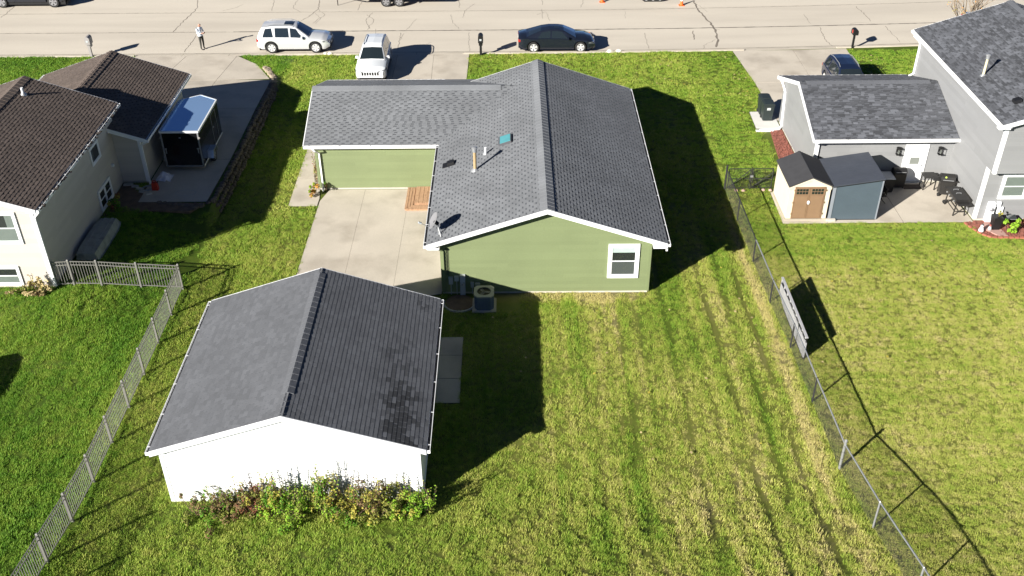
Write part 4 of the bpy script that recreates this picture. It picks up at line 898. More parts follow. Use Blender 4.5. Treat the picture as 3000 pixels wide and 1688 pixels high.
# ------------------------------------------------------------------ the left side: trailer, boat, clutter
def cargo_trailer():
    x0, x1, y0, y1, zf, zt = -17.78, -15.86, 46.45, 50.2, .33, 2.22; xm = (x0+x1)/2
    t = thing('cargo_trailer', 'black enclosed cargo trailer with glossy roof parked on the shaded drive', 'trailer', (xm, 48.2, .03))
    blk = pm('trailer_black', (.006, .006, .007), .25, .05, 3, coat=.4); tr = pm('trailer_trim', (.72, .73, .74), .35, .05, 3, metal=.1)
    foot = [(x0, y0), (x1, y0), (x1, y1), (xm, y1+.62), (x0, y1)]
    MB().prism([(a, b, zf) for a, b in foot], (0, 0, zt-zf)).build('body', blk, t)
    MB().prism([(a, b, zt+.002) for a, b in foot], (0, 0, .02)).build('roof', pm('trailer_roof_sky_tint', (.42, .66, 1.0), .12, .03, .6, metal=.7), t)  # blue of the reflected sky is put into the white roof's colour
    m = MB(); q = foot+[foot[0]]
    for a, b in zip(q[:-1], q[1:]): m.beam((a[0], a[1], zt-.02), (b[0], b[1], zt-.02), .07, .10)
    m.build('roof_rail', tr, t)
    m = MB()
    for a, b in zip(q[1:-1], q[2:]): m.beam((a[0], a[1], zf+.03), (b[0], b[1], zf+.03), .03, .06)
    m.build('bottom_rail', tr, t)
    m = MB(); rf = pm('trailer_frame', (.30, .30, .31), .4, .1, 4, metal=.4)
    for a in (x0+.05, x1-.05): m.box(a-.035, y0-.03, zf, a+.035, y0+.005, zt-.08)
    m.box(x0+.02, y0-.03, zf-.03, x1-.02, y0+.005, zf+.04); m.build('rear_frame', rf, t)
    rd = MB().box(x0+.1, y0-.02, zf+.05, x1-.1, y0-.004, zt-.12).build('ramp_door', blk, t)
    for a in (x0+.16, x1-.16):
        m = MB(); m.box(a-.05, y0-.05, 1.28, a+.05, y0-.02, 1.33); m.box(a-.02, y0-.045, 1.05, a+.02, y0-.02, 1.3); m.build('bar_lock', M_galv, rd)
    m = MB()
    for s in (-1, 1): m.beam((xm-.04, y0-.025, zt-.32-.03*s), (xm+.04, y0-.025, zt-.32+.03*s), .012, .02, up=(0, 1, 0))
    m.build('emblem', tr, rd)
    for a in (x0, x1):
        for z in (zf+.35, zt-.35): MB().box(a-.05, y0-.06, z, a+.05, y0-.028, z+.05).build('marker_light', pm('marker_gray', (.35, .33, .30), .4), t)
    m = MB(); xs = x1+.012
    for a, b in (((48.7, zf+.12), (48.7, zt-.2)), ((49.55, zf+.12), (49.55, zt-.2)), ((48.7, zt-.2), (49.55, zt-.2))): m.beam((xs, a[0], a[1]), (xs, b[0], b[1]), .02, .03, up=(1, 0, 0))
    sd = m.build('side_door', rf, t); MB().box(xs-.004, 48.78, 1.3, xs+.03, 48.9, 1.36).build('handle', M_galv, sd)
    for sx, xa in ((1, x1), (-1, x0)):
        m = MB(); pr = [(47.15, .38), (47.32, .74), (47.95, .74), (48.12, .38), (48.06, .38), (47.92, .70), (47.35, .70), (47.21, .38)]
        m.prism([(xa, a, b+.02) for a, b in pr], (sx*.30, 0, 0)); fd = m.build('fender', pm('diamond_plate', (.60, .62, .65), .3, .2, 20, metal=.7), t)
        MB().prism([(xa+sx*.30, a, b+.02) for a, b in pr], (sx*.012, 0, 0)).build('fender_lip', M_galv, fd)
        wheel(t, (xa+sx*.16, 47.63, .35), .32, .18, 'Y', sx, dark=True)
    m = MB(); m.path([(xm-.5, y1+.1, .40), (xm, y1+1.45, .42), (xm+.5, y1+.1, .40)], .045, 6); m.build('tongue', M_blackm, t)
    MB().tube((xm, y1+1.2, .05), (xm, y1+1.2, .75), .03).build('jack', M_galv, t)
    t.location = Vector(t.location)+Vector((.44, -1.2, .61))
def wheel(par, c, r, wd, axle='Y', side=1, spokes=5, dark=False, local=False, rimmat=None):
    "a wheel at c: axle along world X ('Y' travel) or along Y ('X' travel); side is the way the hub faces"
    c = Vector(c); A = Vector((side, 0, 0)) if axle == 'Y' else Vector((0, side, 0)); q = A.to_track_quat('Z', 'Y').to_matrix(); h = wd/2
    prof = [(r*.64, -h), (r*.93, -h), (r, -h*.6), (r, h*.6), (r*.93, h), (r*.68, h), (r*.64, h*.75)]
    ty = MB().lathe(prof, c, 24, q).build('wheel', M_rubber, par, smooth=True, local=local)
    rm = rimmat or (pm('steel_rim', (.30, .30, .31), .4, .1, 5, metal=.5) if dark else M_rim)
    m = MB(); m.lathe([(r*.66, h*.1), (r*.66, h*.2)], c, 20, q); m.build('rim_well', M_blackm, ty, local=local)
    m = MB(); ri = r*.67; n = 24
    vs = [];
    for rr_, z in ((ri, h*.95), (ri*.88, h*.95), (ri*.86, h*.2), (ri, h*.2)):
        for i in range(n): vs.append(c+q @ Vector((rr_*math.cos(6.2832*i/n), rr_*math.sin(6.2832*i/n), z)))
    m.add(vs, [(j*n+i, j*n+(i+1) % n, ((j+1) % 4)*n+(i+1) % n, ((j+1) % 4)*n+i) for j in range(4) for i in range(n)])
    for k in range(spokes):
        a = k*6.2832/spokes+.3; d = Vector((math.cos(a), math.sin(a), 0)); s = Vector((-d.y, d.x, 0)); w0, w1 = r*.13, r*.19
        pts = [d*r*.10-s*w0, d*r*.10+s*w0, d*ri*.93+s*w1, d*ri*.93-s*w1]
        m.add([c+q @ (p+Vector((0, 0, z))) for z in (h*.55, h*.9) for p in pts], [(4, 5, 6, 7), (0, 1, 5, 4), (1, 2, 6, 5), (2, 3, 7, 6), (3, 0, 4, 7)])
    m.lathe([(r*.17, h*.5), (r*.16, h*.95), (r*.05, h)], c, 12, q); m.build('rim', rm, ty, local=local)
    return ty
cargo_trailer()
def jon_boat():
    t = thing('rowing_boat', 'upturned pale aluminium flat boat lying against the tan house wall', 'boat', (-19.1, 39.6, 0)); al = pm('boat_alloy', (.34, .36, .36), .45, .16, 4, metal=.35, col2=(.22, .24, .23), c2s=3)
    st = [(38.0, .40, .50, .40), (38.35, .42, .52, .44), (39.5, .43, .54, .45), (40.5, .40, .52, .45), (41.0, .34, .47, .40), (41.25, .26, .40, .24)]
    m = MB(); vs = []
    for y, wb, wg, h in st: vs += [(-19.08-wg, y, .03), (-19.08-wb, y, h), (-19.08+wb, y, h), (-19.08+wg, y, .03)]
    fs = [(4*i+j, 4*i+j+1, 4*i+j+5, 4*i+j+4) for i in range(len(st)-1) for j in range(3)]+[(0, 1, 2, 3), (23, 22, 21, 20)]; m.add(vs, fs); m.build('hull', al, t)
    for dx in (-.2, .2):
        m = MB()
        for a, b in zip(st[1:-1], st[2:]): m.beam((-19.08+dx*a[1]/.42, a[0], a[3]+.012), (-19.08+dx*b[1]/.42, b[0], b[3]+.012), .04, .03)
        m.build('keel_rib', al, t)
    for sx in (-1, 1):
        m = MB()
        for a, b in zip(st[:-1], st[1:]): m.beam((-19.08+sx*a[2], a[0], .045), (-19.08+sx*b[2], b[0], .045), .05, .05)
        m.build('gunwale', al, t)
    MB().box(-19.5, 37.965, .05, -18.66, 37.998, .38).build('transom', al, t); t.location = Vector(t.location)+Vector((.52, -.98, .60))
jon_boat()
def clutter():
    rr = random.Random(5); n0 = set(COL.objects)
    # crumpled sheet
    m = MB(); n = 9
    for j in range(n):
        for i in range(n):
            u, v = i/(n-1)-.5, j/(n-1)-.5; d = max(abs(u), abs(v)); m.v.append((-17.72+u*.75+rr.uniform(-.05, .05), 45.55+v*.6+rr.uniform(-.05, .05), .05+max(0, .38*(1-d*2.0))+rr.uniform(0, .09)))
    m.f = [(j*n+i, j*n+i+1, (j+1)*n+i+1, (j+1)*n+i) for j in range(n-1) for i in range(n-1)]; m.m = [0]*len(m.f)
    tag(m.build('crumpled_sheet', pm('sheet_pale', (.62, .62, .70), .7, .1, 5)), 'crumpled pale plastic sheet heaped by the tan house downspout', 'plastic sheet')
    t = thing('jerry_can', 'red plastic fuel can standing near the tan house corner', 'fuel can', (-17.85, 44.45, .03)); red = pm('can_red', (.42, .03, .015), .45, .08, 6)
    MB().obox((-17.85, 44.45, .24), (.30, .22, .42), taper=.85).build('body', red, t); m = MB(); m.path([(-17.95, 44.45, .45), (-17.93, 44.45, .55), (-17.78, 44.45, .55), (-17.76, 44.45, .45)], .02); m.build('handle', red, t); MB().tube((-17.74, 44.45, .4), (-17.66, 44.45, .52), .025, .015).build('spout', M_black, t)
    m = MB(); pts = []
    for k in range(40): a = k*.42; pts.append((-18.25+.28*math.cos(a)*(1+.1*math.sin(k)), 44.55+.22*math.sin(a), .05+.002*k))
    m.path(pts, .014, 5); tag(m.build('garden_hose', pm('hose_gray', (.35, .36, .38), .5)), 'pale garden hose coiled by the tan house corner', 'hose')
    m = MB(); pts = [(-16.3+.5*math.cos(k*.35), 44.1+.28*math.sin(k*.35), .045) for k in range(19)]; m.path(pts, .02, 5); tag(m.build('hoop', pm('hoop_gray', (.30, .32, .34), .5)), 'pale plastic hoop lying on the shaded concrete behind the trailer', 'hoop')
    for i, (x, y, lx, rot) in enumerate(((-19.35, 44.95, .5, .1), (-18.95, 44.75, .35, -.2), (-18.65, 44.5, .4, -.4), (-18.35, 44.2, .55, -.3), (-18.05, 44.0, .3, .5))):
        m = MB(); m.obox((x, y, .07), (lx, .16, .12), Matrix.Rotation(rot, 3, 'Z'), taper=.85); tag(m.build('edging_stone', M_found), ['flat pale edging stone nearest the tan house wall', 'second pale edging stone from the tan house wall', 'middle pale edging stone near the garden hose', 'long pale edging stone in front of the garden hose', 'pale edging stone closest to the red fuel can'][i], 'stone', 'edging stones by the tan house')
    for o in COL.objects:
        if o not in n0 and o.parent is None: o.location = Vector(o.location)+Vector((.46, -1.12, .60))
clutter()
def stone_border():
    t = thing('stone_border', 'low dark stone border edging the right side of the shaded drive', 'stone border', (-14.4, 50, 0)); rr = random.Random(8)
    st = pm('border_stone', (.13, .105, .085), .9, .35, 4, fvar=.2, bump=.5, bs=30); stp = pm('border_stone_pale', (.33, .27, .20), .9, .3, 4, bump=.5, bs=30)
    line = [(-16.9, 42.0), (-15.0, 41.55), (-14.22, 42.2), (-14.15, 45.1), (-14.12, 48.4), (-14.15, 51.8), (-14.25, 56.3), (-14.55, 58.4), (-15.5, 60.2)]; P = [Vector((a, b, 0)) for a, b in line]
    mesh = []
    for k in range(6):
        m = MB(); m.lathe([(.09, -.1), (.15, -.05), (.16, .03), (.12, .09), (.04, .115)], (0, 0, 0), 7); v = [(a*rr.uniform(.8, 1.2), b*rr.uniform(.8, 1.2), c*rr.uniform(.9, 1.1)) for a, b, c in m.v]
        for mt in (st, stp):
            me = bpy.data.meshes.new('stone'); me.from_pydata(v, [], m.f); me.materials.append(mt); me.update(); mesh.append(me)
    L = root_loc(t)
    for a, b in zip(P[:-1], P[1:]):
        n = int((b-a).length/.27); nn = Vector((-(b-a).y, (b-a).x, 0)).normalized()
        for i in range(n):
            for row in (0, 1, 2):
                q_ = a.lerp(b, (i+.5*(row % 2))/n); top = float(left_lot(-14.8, q_.y)); p = q_+nn*(row*.10-.12)+Vector((rr.uniform(-.04, .04), rr.uniform(-.04, .04), .05+max(.05, top)*row*.45))
                o = bpy.data.objects.new('stone', mesh[rr.randrange(6)*2+(1 if p.y > 57.5 else 0)]); link(o); o.parent = t; o.location = p-L; o.rotation_euler = (rr.uniform(-.2, .2), rr.uniform(-.2, .2), rr.uniform(0, 6)); s = rr.uniform(.8, 1.15); o.scale = (s, s, s*.9)
stone_border()
# bare earth where the grass gives out, with the rough heap in it
m = MB(); m.prism([(a, b, -.02) for a, b in [(-15.0, 37.3), (-14.75, 38.0), (-14.5, 38.6), (-14.2, 38.6), (-13.85, 37.4), (-14.15, 36.6), (-14.7, 36.7)]], (0, 0, .035)); o = m.build('earth_patch', M_dirt); o['kind'] = 'structure'
m = MB(); m.prism([(a, b, -.02) for a, b in [(-19.2, 40.4), (-18.2, 41.0), (-17.0, 41.3), (-15.2, 41.2), (-14.6, 42.0), (-17.9, 42.1), (-17.9, 44.1), (-19.2, 44.1)]], (0, 0, .66)); o = m.build('border_soil', M_dirt); o['kind'] = 'structure'
# ------------------------------------------------------------------ letter boxes, kerb stones, cones
def mailbox(kind, x, y, label, mat):
    t = thing('mailbox', label, 'mailbox', (x, y, 0), 0, 'mailboxes along the kerb'); 
    if kind == 'post':
        MB().box(x-.075, y-.075, -.1, x+.075, y+.075, .98).build('post', mat, t)
        prof = [(-.16, .86), (.16, .86), (.16, 1.22)]+[(.16*math.cos(a), 1.22+.16*math.sin(a)) for a in np.linspace(.3, 2.84, 7)]+[(-.16, 1.22)]
        b = MB().prism([(x+a, y-.16, z) for a, z in prof], (0, .52, 0)).build('box', mat, t)
        MB().prism([(x+a*.92, y+.365, z) for a, z in prof], (0, .015, 0)).build('door', mat, b)
        MB().box(x-.07, y-.168, 1.02, x+.06, y-.160, 1.14).build('number_plate', M_gray, b)
        MB().box(x-.12, y-.05, .66, x+.12, y+.28, .86).build('bracket', mat, t)
    else:
        MB().box(x-.06, y-.06, -.1, x+.06, y+.06, .93).build('post', mat, t)
        prof = [(-.17, .93), (.17, .93), (.17, 1.14)]+[(.17*math.cos(a), 1.14+.15*math.sin(a)) for a in np.linspace(.3, 2.84, 7)]+[(-.17, 1.14)]
        b = MB().prism([(x+a, y-.22, z) for a, z in prof], (0, .5, 0)).build('box', mat, t); MB().prism([(x+a*.93, y-.236, z) for a, z in prof], (0, .014, 0)).build('door', mat, b)
        MB().box(x-.20, y-.1, 1.05, x-.174, y-.02, 1.26).build('flag', pm('flag_red', (.5, .06, .04), .5), b)
mailbox('post', -27.15, 62.35, 'grey mailbox on a thick post beyond the brown garage roof', pm('mailbox_gray', (.30, .28, .27), .6, .08, 5))
mailbox('post', -1.9, 62.15, 'black mailbox on a post between the white car and the black sedan', M_black)
mailbox('arch', 22.35, 62.95, 'black mailbox with a red flag near the parked dark car', M_black)
for i, (x, y, s, lb) in enumerate(((6.46, 62.5, .2, 'white kerb stone right of the black sedan, left one of the pair'), (7.05, 62.52, .22, 'white kerb stone right of the black sedan, right one of the pair'), (-12.0, 62.42, .13, 'small white stone on the grass edge by the silver car, left one'), (-11.7, 62.44, .16, 'white stone on the grass edge by the silver car, right one'))):
    m = MB(); m.lathe([(s*.9, -.05), (s, .05), (s*.75, .14), (s*.2, .19)], (0, 0, 0), 9); rr = random.Random(i); m.v = [(x+a*rr.uniform(.8, 1.3), y+b*rr.uniform(.5, .8), c) for a, b, c in m.v]
    tag(m.build('kerb_boulder', pm('white_rock', (.66, .63, .55), .8, .1, 6, bump=.4)), lb, 'stone', 'white stones along the kerb')
for x, y, lb in ((12.44, 71.66, 'orange traffic cone on the road right of the work machine'), (6.75, 72.5, 'orange traffic cone on the road left of the work machine')):
    t = thing('traffic_cone', lb, 'traffic cone', (x, y, ZR), 0, 'cones on the road'); og = pm('cone_orange', (.80, .13, .02), .5)
    MB().box(x-.19, y-.19, ZR, x+.19, y+.19, ZR+.03).build('base', og, t); MB().lathe([(.14, .03), (.03, .70)], (x, y, ZR), 14).build('cone', og, t, smooth=True); MB().lathe([(.098, .34), (.075, .46)], (x, y, ZR), 14).build('band', M_white, t, smooth=True)
# ------------------------------------------------------------------ vehicles (x forward, y left, origin on the ground at mid length)
def paint(name, col, metal=.2, rough=.3): return pm(name, col, rough, .02, .5, metal=metal, coat=1.0)
def car(name, label, cat, loc, rz, sp, pt, group='parked vehicles'):
    t = thing(name, label, cat, loc, rz, group); L, W = sp['L'], sp['W']; hw0 = W/2; wr = sp['wr']; xf, xr = sp['xf'], sp['xr']
    I = lambda x, k: float(np.interp(x, [p[0] for p in sp[k]], [p[1] for p in sp[k]]))
    def hw(x):
        e = (abs(x)/(L/2)); return hw0*(1-.16*max(0, (e-.80)/.20)**2.2)
    ra = wr*1.17
    def zb(x):
        z = sp.get('zb', .24)+.12*max(0, (abs(x)/(L/2)-.86)/.14)
        for c in (xf, xr):
            if abs(x-c) < ra: z = max(z, wr+math.sqrt(ra*ra-(x-c)**2)*1.0)
        return z
    xs = sorted(set(list(np.linspace(-L/2, L/2, 61))+[c+ra*k for c in (xf, xr) for k in (-1.001, -.999, -.95, -.8, -.5, 0, .5, .8, .95, .999, 1.001)]))
    m = MB(); nn = 7
    for x in xs:
        w = hw(x); b = zb(x); s = I(x, 'sh'); tp = I(x, 'top'); b = min(b, s-.08); mid = b+(s-b)*.55
        m.v += [(x, 0, b), (x, w*.94, b), (x, w, b+(s-b)*.22), (x, w*1.0, mid), (x, w*.975, s), (x, w*.80, s+(tp-s)*.75), (x, 0, tp)]
    k = len(xs)
    for i in range(k-1):
        for j in range(nn-1): a = i*nn+j; m.f.append((a, a+1, a+nn+1, a+nn))
    m.f.append(tuple(range(nn))); m.f.append(tuple((k-1)*nn+j for j in range(nn-1, -1, -1)))
    B = len(m.v); m.v += [(x, -y, z) for x, y, z in m.v]; m.f += [tuple(B+i for i in f[::-1]) for f in m.f]; m.m = [0]*len(m.f)
    body = m.build('body', pt, t, smooth=True, local=True, sharp=28)
    MB().box(-L/2+.12, -hw0*.86, .20, L/2-.12, hw0*.86, .48).build('underbody', M_black, t, local=True)
    # greenhouse
    g = sp['roof']; x0, x1 = g[0][0], g[-1][0]; zr = lambda x: I(x, 'roof')
    def wb(x): return hw(x)*.93
    def wt(x):
        zbse = I(x, 'sh')-.01; f = max(0, min(1, (zr(x)-zbse)/(sp['zr']-zbse+1e-6))); return wb(x)-(wb(x)-hw0*sp.get('tum', .70))*f
    gs = sorted(set(list(np.linspace(x0, x1, 40))+[p[0] for p in g])); m = MB(); nn = 4
    for x in gs: z0 = min(I(x, 'sh')-.01, zr(x)-.005); m.v += [(x, wb(x), z0), (x, wt(x), max(z0+.002, zr(x)-.045)), (x, wt(x)-.07, zr(x)), (x, 0, zr(x)+.025)]
    for i in range(len(gs)-1):
        for j in range(3): a = i*nn+j; m.f.append((a, a+1, a+nn+1, a+nn))
    B = len(m.v); m.v += [(x, -y, z) for x, y, z in m.v]; m.f += [tuple(B+i for i in f[::-1]) for f in m.f]; m.m = [0]*len(m.f)
    m.build('cabin', pt, t, smooth=True, local=True, sharp=28)
    def capz(x, y): ww = max(.05, wt(x)-.07); return zr(x)+.025*(1-min(1, abs(y)/ww))
    def cap_patch(nm, xa, xb, fy, mat, off=.008, fy2=None, ny=8):
        m = MB(); nx = 8; fy2 = fy2 or fy
        for i in range(nx+1):
            x = xa+(xb-xa)*i/nx; f = fy+(fy2-fy)*i/nx
            for j in range(ny+1): y = (wt(x)-.07)*f*(2*j/ny-1); m.v.append((x, y, capz(x, y)+off))
        m.f = [(i*(ny+1)+j, (i+1)*(ny+1)+j, (i+1)*(ny+1)+j+1, i*(ny+1)+j+1) for i in range(nx) for j in range(ny)]; m.m = [0]*len(m.f); return m.build(nm, mat, t, smooth=True, local=True)
    cap_patch('windscreen', sp['ws'][0], sp['ws'][1], 1.0, M_carglass); cap_patch('rear_window', sp['rw'][0], sp['rw'][1], .95, M_carglass)
    if 'sun' in sp: cap_patch('sunroof', sp['sun'][0], sp['sun'][1], .62, M_carglass)
    def side_pt(x, tt, s, off=.007):
        z0 = I(x, 'sh')-.01; z1 = zr(x)-.045; a = Vector((x, wb(x), z0)); b = Vector((x, wt(x), max(z1, z0+.01))); p = a.lerp(b, tt); return (p.x, s*(p.y+off), p.z)
    for s in (1, -1):
        for (a, b, c, d) in sp['win']:                  # bottom from a to b, top from d to c
            m = MB(); n = 8
            for i in range(n+1):
                for j in range(5):
                    tt = .10+.80*j/4; xa = a+(d-a)*(j/4); xb = b+(c-b)*(j/4); m.v.append(side_pt(xa+(xb-xa)*i/n, tt, s))
            m.f = [(i*5+j, (i+1)*5+j, (i+1)*5+j+1, i*5+j+1) for i in range(n) for j in range(4)]; m.m = [0]*len(m.f); m.build('side_window', M_carglass, t, smooth=True, local=True)
        xm = sp['mir']; y = s*(wb(xm)+.10); z = I(xm, 'sh')+.10
        m = MB(); m.obox((xm, y, z), (.13, .20, .14), taper=.8); m.build('mirror', sp.get('mirmat', pt), t, local=True)
        for xh in sp['han']: MB().box(xh-.09, s*(hw(xh)*.985)-.02, I(xh, 'sh')-.13, xh+.09, s*(hw(xh)*.985)+.025, I(xh, 'sh')-.10).build('door_handle', sp.get('hanmat', pt), t, local=True)
        for c in (xf, xr): wheel(t, (c, s*(hw0-.13), wr), wr, .22, 'X', s, sp.get('spokes', 5), local=True, rimmat=sp.get('rim'))
        zl = I(L/2-.25, 'sh')-.09; m = MB(); m.prism([(L/2-.42, s*(hw(L/2-.42)+.004), zl), (L/2-.07, s*hw(L/2-.07)*.99, zl-.04), (L/2-.012, s*hw0*.55, zl-.06), (L/2-.012, s*hw0*.50, zl+.04), (L/2-.1, s*hw(L/2-.1)*.99, zl+.08), (L/2-.42, s*(hw(L/2-.42)+.004), zl+.08)], (.012, s*.006, .01)); m.build('headlight', pm('lamp_clear', (.16, .17, .18), .10, .1, 6, coat=1.0), t, local=True)
        zl = I(-L/2+.2, 'sh')-.12; m = MB(); m.box(-L/2-.012, min(s*hw0*.55, s*hw0*.86), zl-.10, -L/2+.06, max(s*hw0*.55, s*hw0*.86), zl+.08); m.box(-L/2+.02, min(s*hw0*.82, s*hw0*.905), zl-.08, -L/2+.25, max(s*hw0*.82, s*(hw(-L/2+.12)+.012)), zl+.06); m.build('tail_light', pm('lamp_red', (.35, .015, .015), .2, .1, 6, coat=.8), t, local=True)
        if sp.get('rails'):
            a, b = sp['rails']; m = MB(); pts = [(a+(b-a)*i/6, s*(wt(a+(b-a)*i/6)-.06), zr(a+(b-a)*i/6)+(.065 if 0 < i < 6 else .01)) for i in range(7)]; m.path(pts, .022, 6); m.build('roof_rail', sp.get('railmat', M_galv), t, local=True)
        if sp.get('clad'):
            m = MB()
            xa, xb = xr+ra+.02, xf-ra-.02; m.box(xa, min(s*hw0*.98, s*(hw0+.015)), .22, xb, max(s*hw0*.98, s*(hw0+.015)), .38); m.build('sill_trim', sp['clad'], t, local=True)
    zg = I(L/2-.05, 'top'); fx = L/2+.004
    if sp.get('slots'):
        for k in range(7): y = (k-3)*.155; m = MB(); m.box(fx-.03, y-.05, zg-.27, fx+.012, y+.05, zg-.07); m.build('grille_slot', M_black, t, local=True)
    else: MB().box(fx-.03, -hw0*.5, zg-.32, fx+.010, hw0*.5, zg-.10).build('grille', M_black, t, local=True)
    MB().box(fx-.04, -hw0*.72, .26, fx+.012, hw0*.72, .42).build('lower_grille', M_black, t, local=True)
    MB().box(fx, -.16, .46, fx+.02, .16, .57).build('number_plate', pm('plate', (.65, .67, .70), .4), t, local=True); MB().box(-fx-.02, -.16, .80, -fx, .16, .91).build('number_plate', pm('plate', (.65, .67, .70), .4), t, local=True)
    if sp.get('ant'): MB().path([(sp['ant'], 0, sp['zr']+.02), (sp['ant']-.22, 0, sp['zr']+.28)], .008).build('aerial', M_black, t, local=True)
    return t
suv = dict(L=4.68, W=1.84, wr=.37, xf=1.44, xr=-1.42, zr=1.66, tum=.66, zb=.28,
           top=[(-2.34, .95), (-2.2, 1.02), (.6, 1.10), (1.15, 1.08), (1.9, 1.00), (2.2, .90), (2.34, .70)], sh=[(-2.34, .92), (-2.0, 1.02), (.9, .98), (1.9, .90), (2.2, .80), (2.34, .62)],
           roof=[(-2.30, 1.00), (-2.18, 1.25), (-1.95, 1.60), (-1.2, 1.67), (-.2, 1.68), (.25, 1.62), (1.10, 1.06)], ws=(.32, 1.04), rw=(-2.26, -1.99), win=[(-1.95, -1.25, -1.35, -1.75), (-1.12, -.22, -.26, -1.12), (-.12, .78, .26, -.14)],
           mir=.62, han=(-.9, .05), rails=(-1.75, .05), mirmat=None)
sedan = dict(L=4.98, W=1.88, wr=.36, xf=1.55, xr=-1.50, zr=1.45, tum=.60, zb=.20,
             top=[(-2.49, .95), (-2.3, 1.03), (-1.4, 1.04), (.5, 1.0), (1.05, .98), (1.9, .90), (2.3, .78), (2.49, .60)], sh=[(-2.49, .90), (-2.0, .97), (.7, .90), (1.8, .82), (2.3, .70), (2.49, .55)],
             roof=[(-1.95, 1.02), (-1.0, 1.36), (-.5, 1.45), (.1, 1.44), (.42, 1.38), (1.25, .96)], ws=(.45, 1.18), rw=(-1.82, -1.0), win=[(-1.25, -.42, -.40, -.98), (-.34, .78, .35, -.32)], mir=.72, han=(-.75, .3), sun=(-.15, .2))
D_ = lambda s, **k: {**s, **k}
car('suv', 'silver sport utility car parked at the kerb with dark roof rails and sunroof', 'car', (-14.12, 63.78, ZR), 0, D_(suv, L=4.72, zr=1.72, roof=[(-2.32, 1.02), (-2.2, 1.30), (-1.98, 1.65), (-1.2, 1.73), (-.2, 1.73), (.25, 1.66), (1.05, 1.08)], sun=(-.55, .05), rails=(-1.8, .1), railmat=pm('rail_gray', (.35, .36, .38), .35, metal=.5), spokes=6, mirmat=paint('silver', (.70, .71, .72), .35), hanmat=paint('silver', (.70, .71, .72), .35)), paint('silver', (.70, .71, .72), .35))
wp = paint('white_paint', (.74, .77, .79), 0.0)
car('suv', 'white sport utility car facing the house on the centre drive', 'car', (-8.50, 59.82, .03), R(-90), D_(suv, L=4.60, slots=True, ant=-1.7, mirmat=wp, hanmat=wp, railmat=M_galv, clad=M_black), wp)
bk = paint('black_paint', (.012, .016, .028), .3)
car('sedan', 'black sedan with silver alloy wheels parked at the kerb', 'car', (3.02, 63.55, ZR), 0, D_(sedan, mirmat=bk, hanmat=bk), bk)
db = paint('dark_blue_paint', (.012, .02, .05), .3)
car('suv', 'dark blue car with silver roof rails on the right drive behind the grey garage roof', 'car', (19.85, 55.8, .03), R(-90), D_(suv, L=4.85, mirmat=db, hanmat=db, rails=(-1.85, .1), railmat=M_galv), db)
car('pickup', 'dark truck at the far side of the road, only its wheels and sill in view', 'truck', (-35.1, 73.1, ZR), 0, D_(suv, L=5.7, W=1.98, wr=.42, xf=1.88, xr=-1.88, zb=.42, zr=1.90, top=[(-2.85, 1.1), (.9, 1.2), (2.3, 1.2), (2.85, .9)], sh=[(-2.85, 1.05), (.9, 1.12), (2.3, 1.08), (2.85, .8)], roof=[(-1.2, 1.15), (-1.1, 1.5), (-.9, 1.88), (.2, 1.9), (.55, 1.85), (1.25, 1.2)], ws=(.6, 1.2), rw=(-1.18, -.95), win=[(-.95, -.1, -.1, -.85), (0, .9, .5, 0)], mir=.8, han=(-.6, .4), rails=None, mirmat=bk, hanmat=bk, rim=pm('steel_rim', (.30, .30, .31), .4, .1, 5, metal=.5)), bk)
car('sedan', 'dark car parked at the kerb behind the grey house roof and bare tree', 'car', (33.3, 66.2, ZR), 0, D_(sedan, mirmat=bk, hanmat=bk), bk)
def flat_trailer():
    t = thing('utility_trailer', 'dark tandem axle utility trailer on the far side of the road', 'trailer', (-8.5, 72.6, ZR)); m = MB()
    for y in (71.95, 73.6): m.beam((-11.6, y, .62), (-5.0, y, .62), .08, .14)
    for x in np.arange(-11.4, -4.9, .8): m.beam((x, 71.95, .62), (x, 73.6, .62), .06, .08)
    m.path([(-11.5, 72.0, .55), (-12.7, 72.78, .5), (-11.5, 73.55, .55)], .05); m.build('frame', M_blackm, t); MB().box(-11.5, 71.95, .70, -5.0, 73.6, .75).build('deck', pm('deck_wood', (.12, .09, .06), .9, .2, 3), t)
    for y, s in ((71.86, -1), (73.7, 1)):
        for x in (-8.98, -8.04): wheel(t, (x, y, ZR+.37), .37, .22, 'X', s, 5, True)
        MB().prism([(x, y-.13, z) for x, z in ((-9.5, .5), (-9.3, .86), (-7.7, .86), (-7.5, .5), (-7.56, .5), (-7.75, .82), (-9.25, .82), (-9.44, .5))], (0, .26, 0)).build('fender', M_blackm, t)
    MB().path([(-12.55, 72.2, ZR), (-12.55, 72.2, .8)], .035).build('jack', M_blackm, t)
    for x in np.arange(-11.4, -4.9, 1.6): MB().path([(x, 71.95, .68), (x, 71.95, 1.15)], .025).build('stake', M_blackm, t)
    MB().path([(-11.4, 71.95, 1.15), (-5.0, 71.95, 1.15)], .025).build('side_rail', M_blackm, t)
flat_trailer()
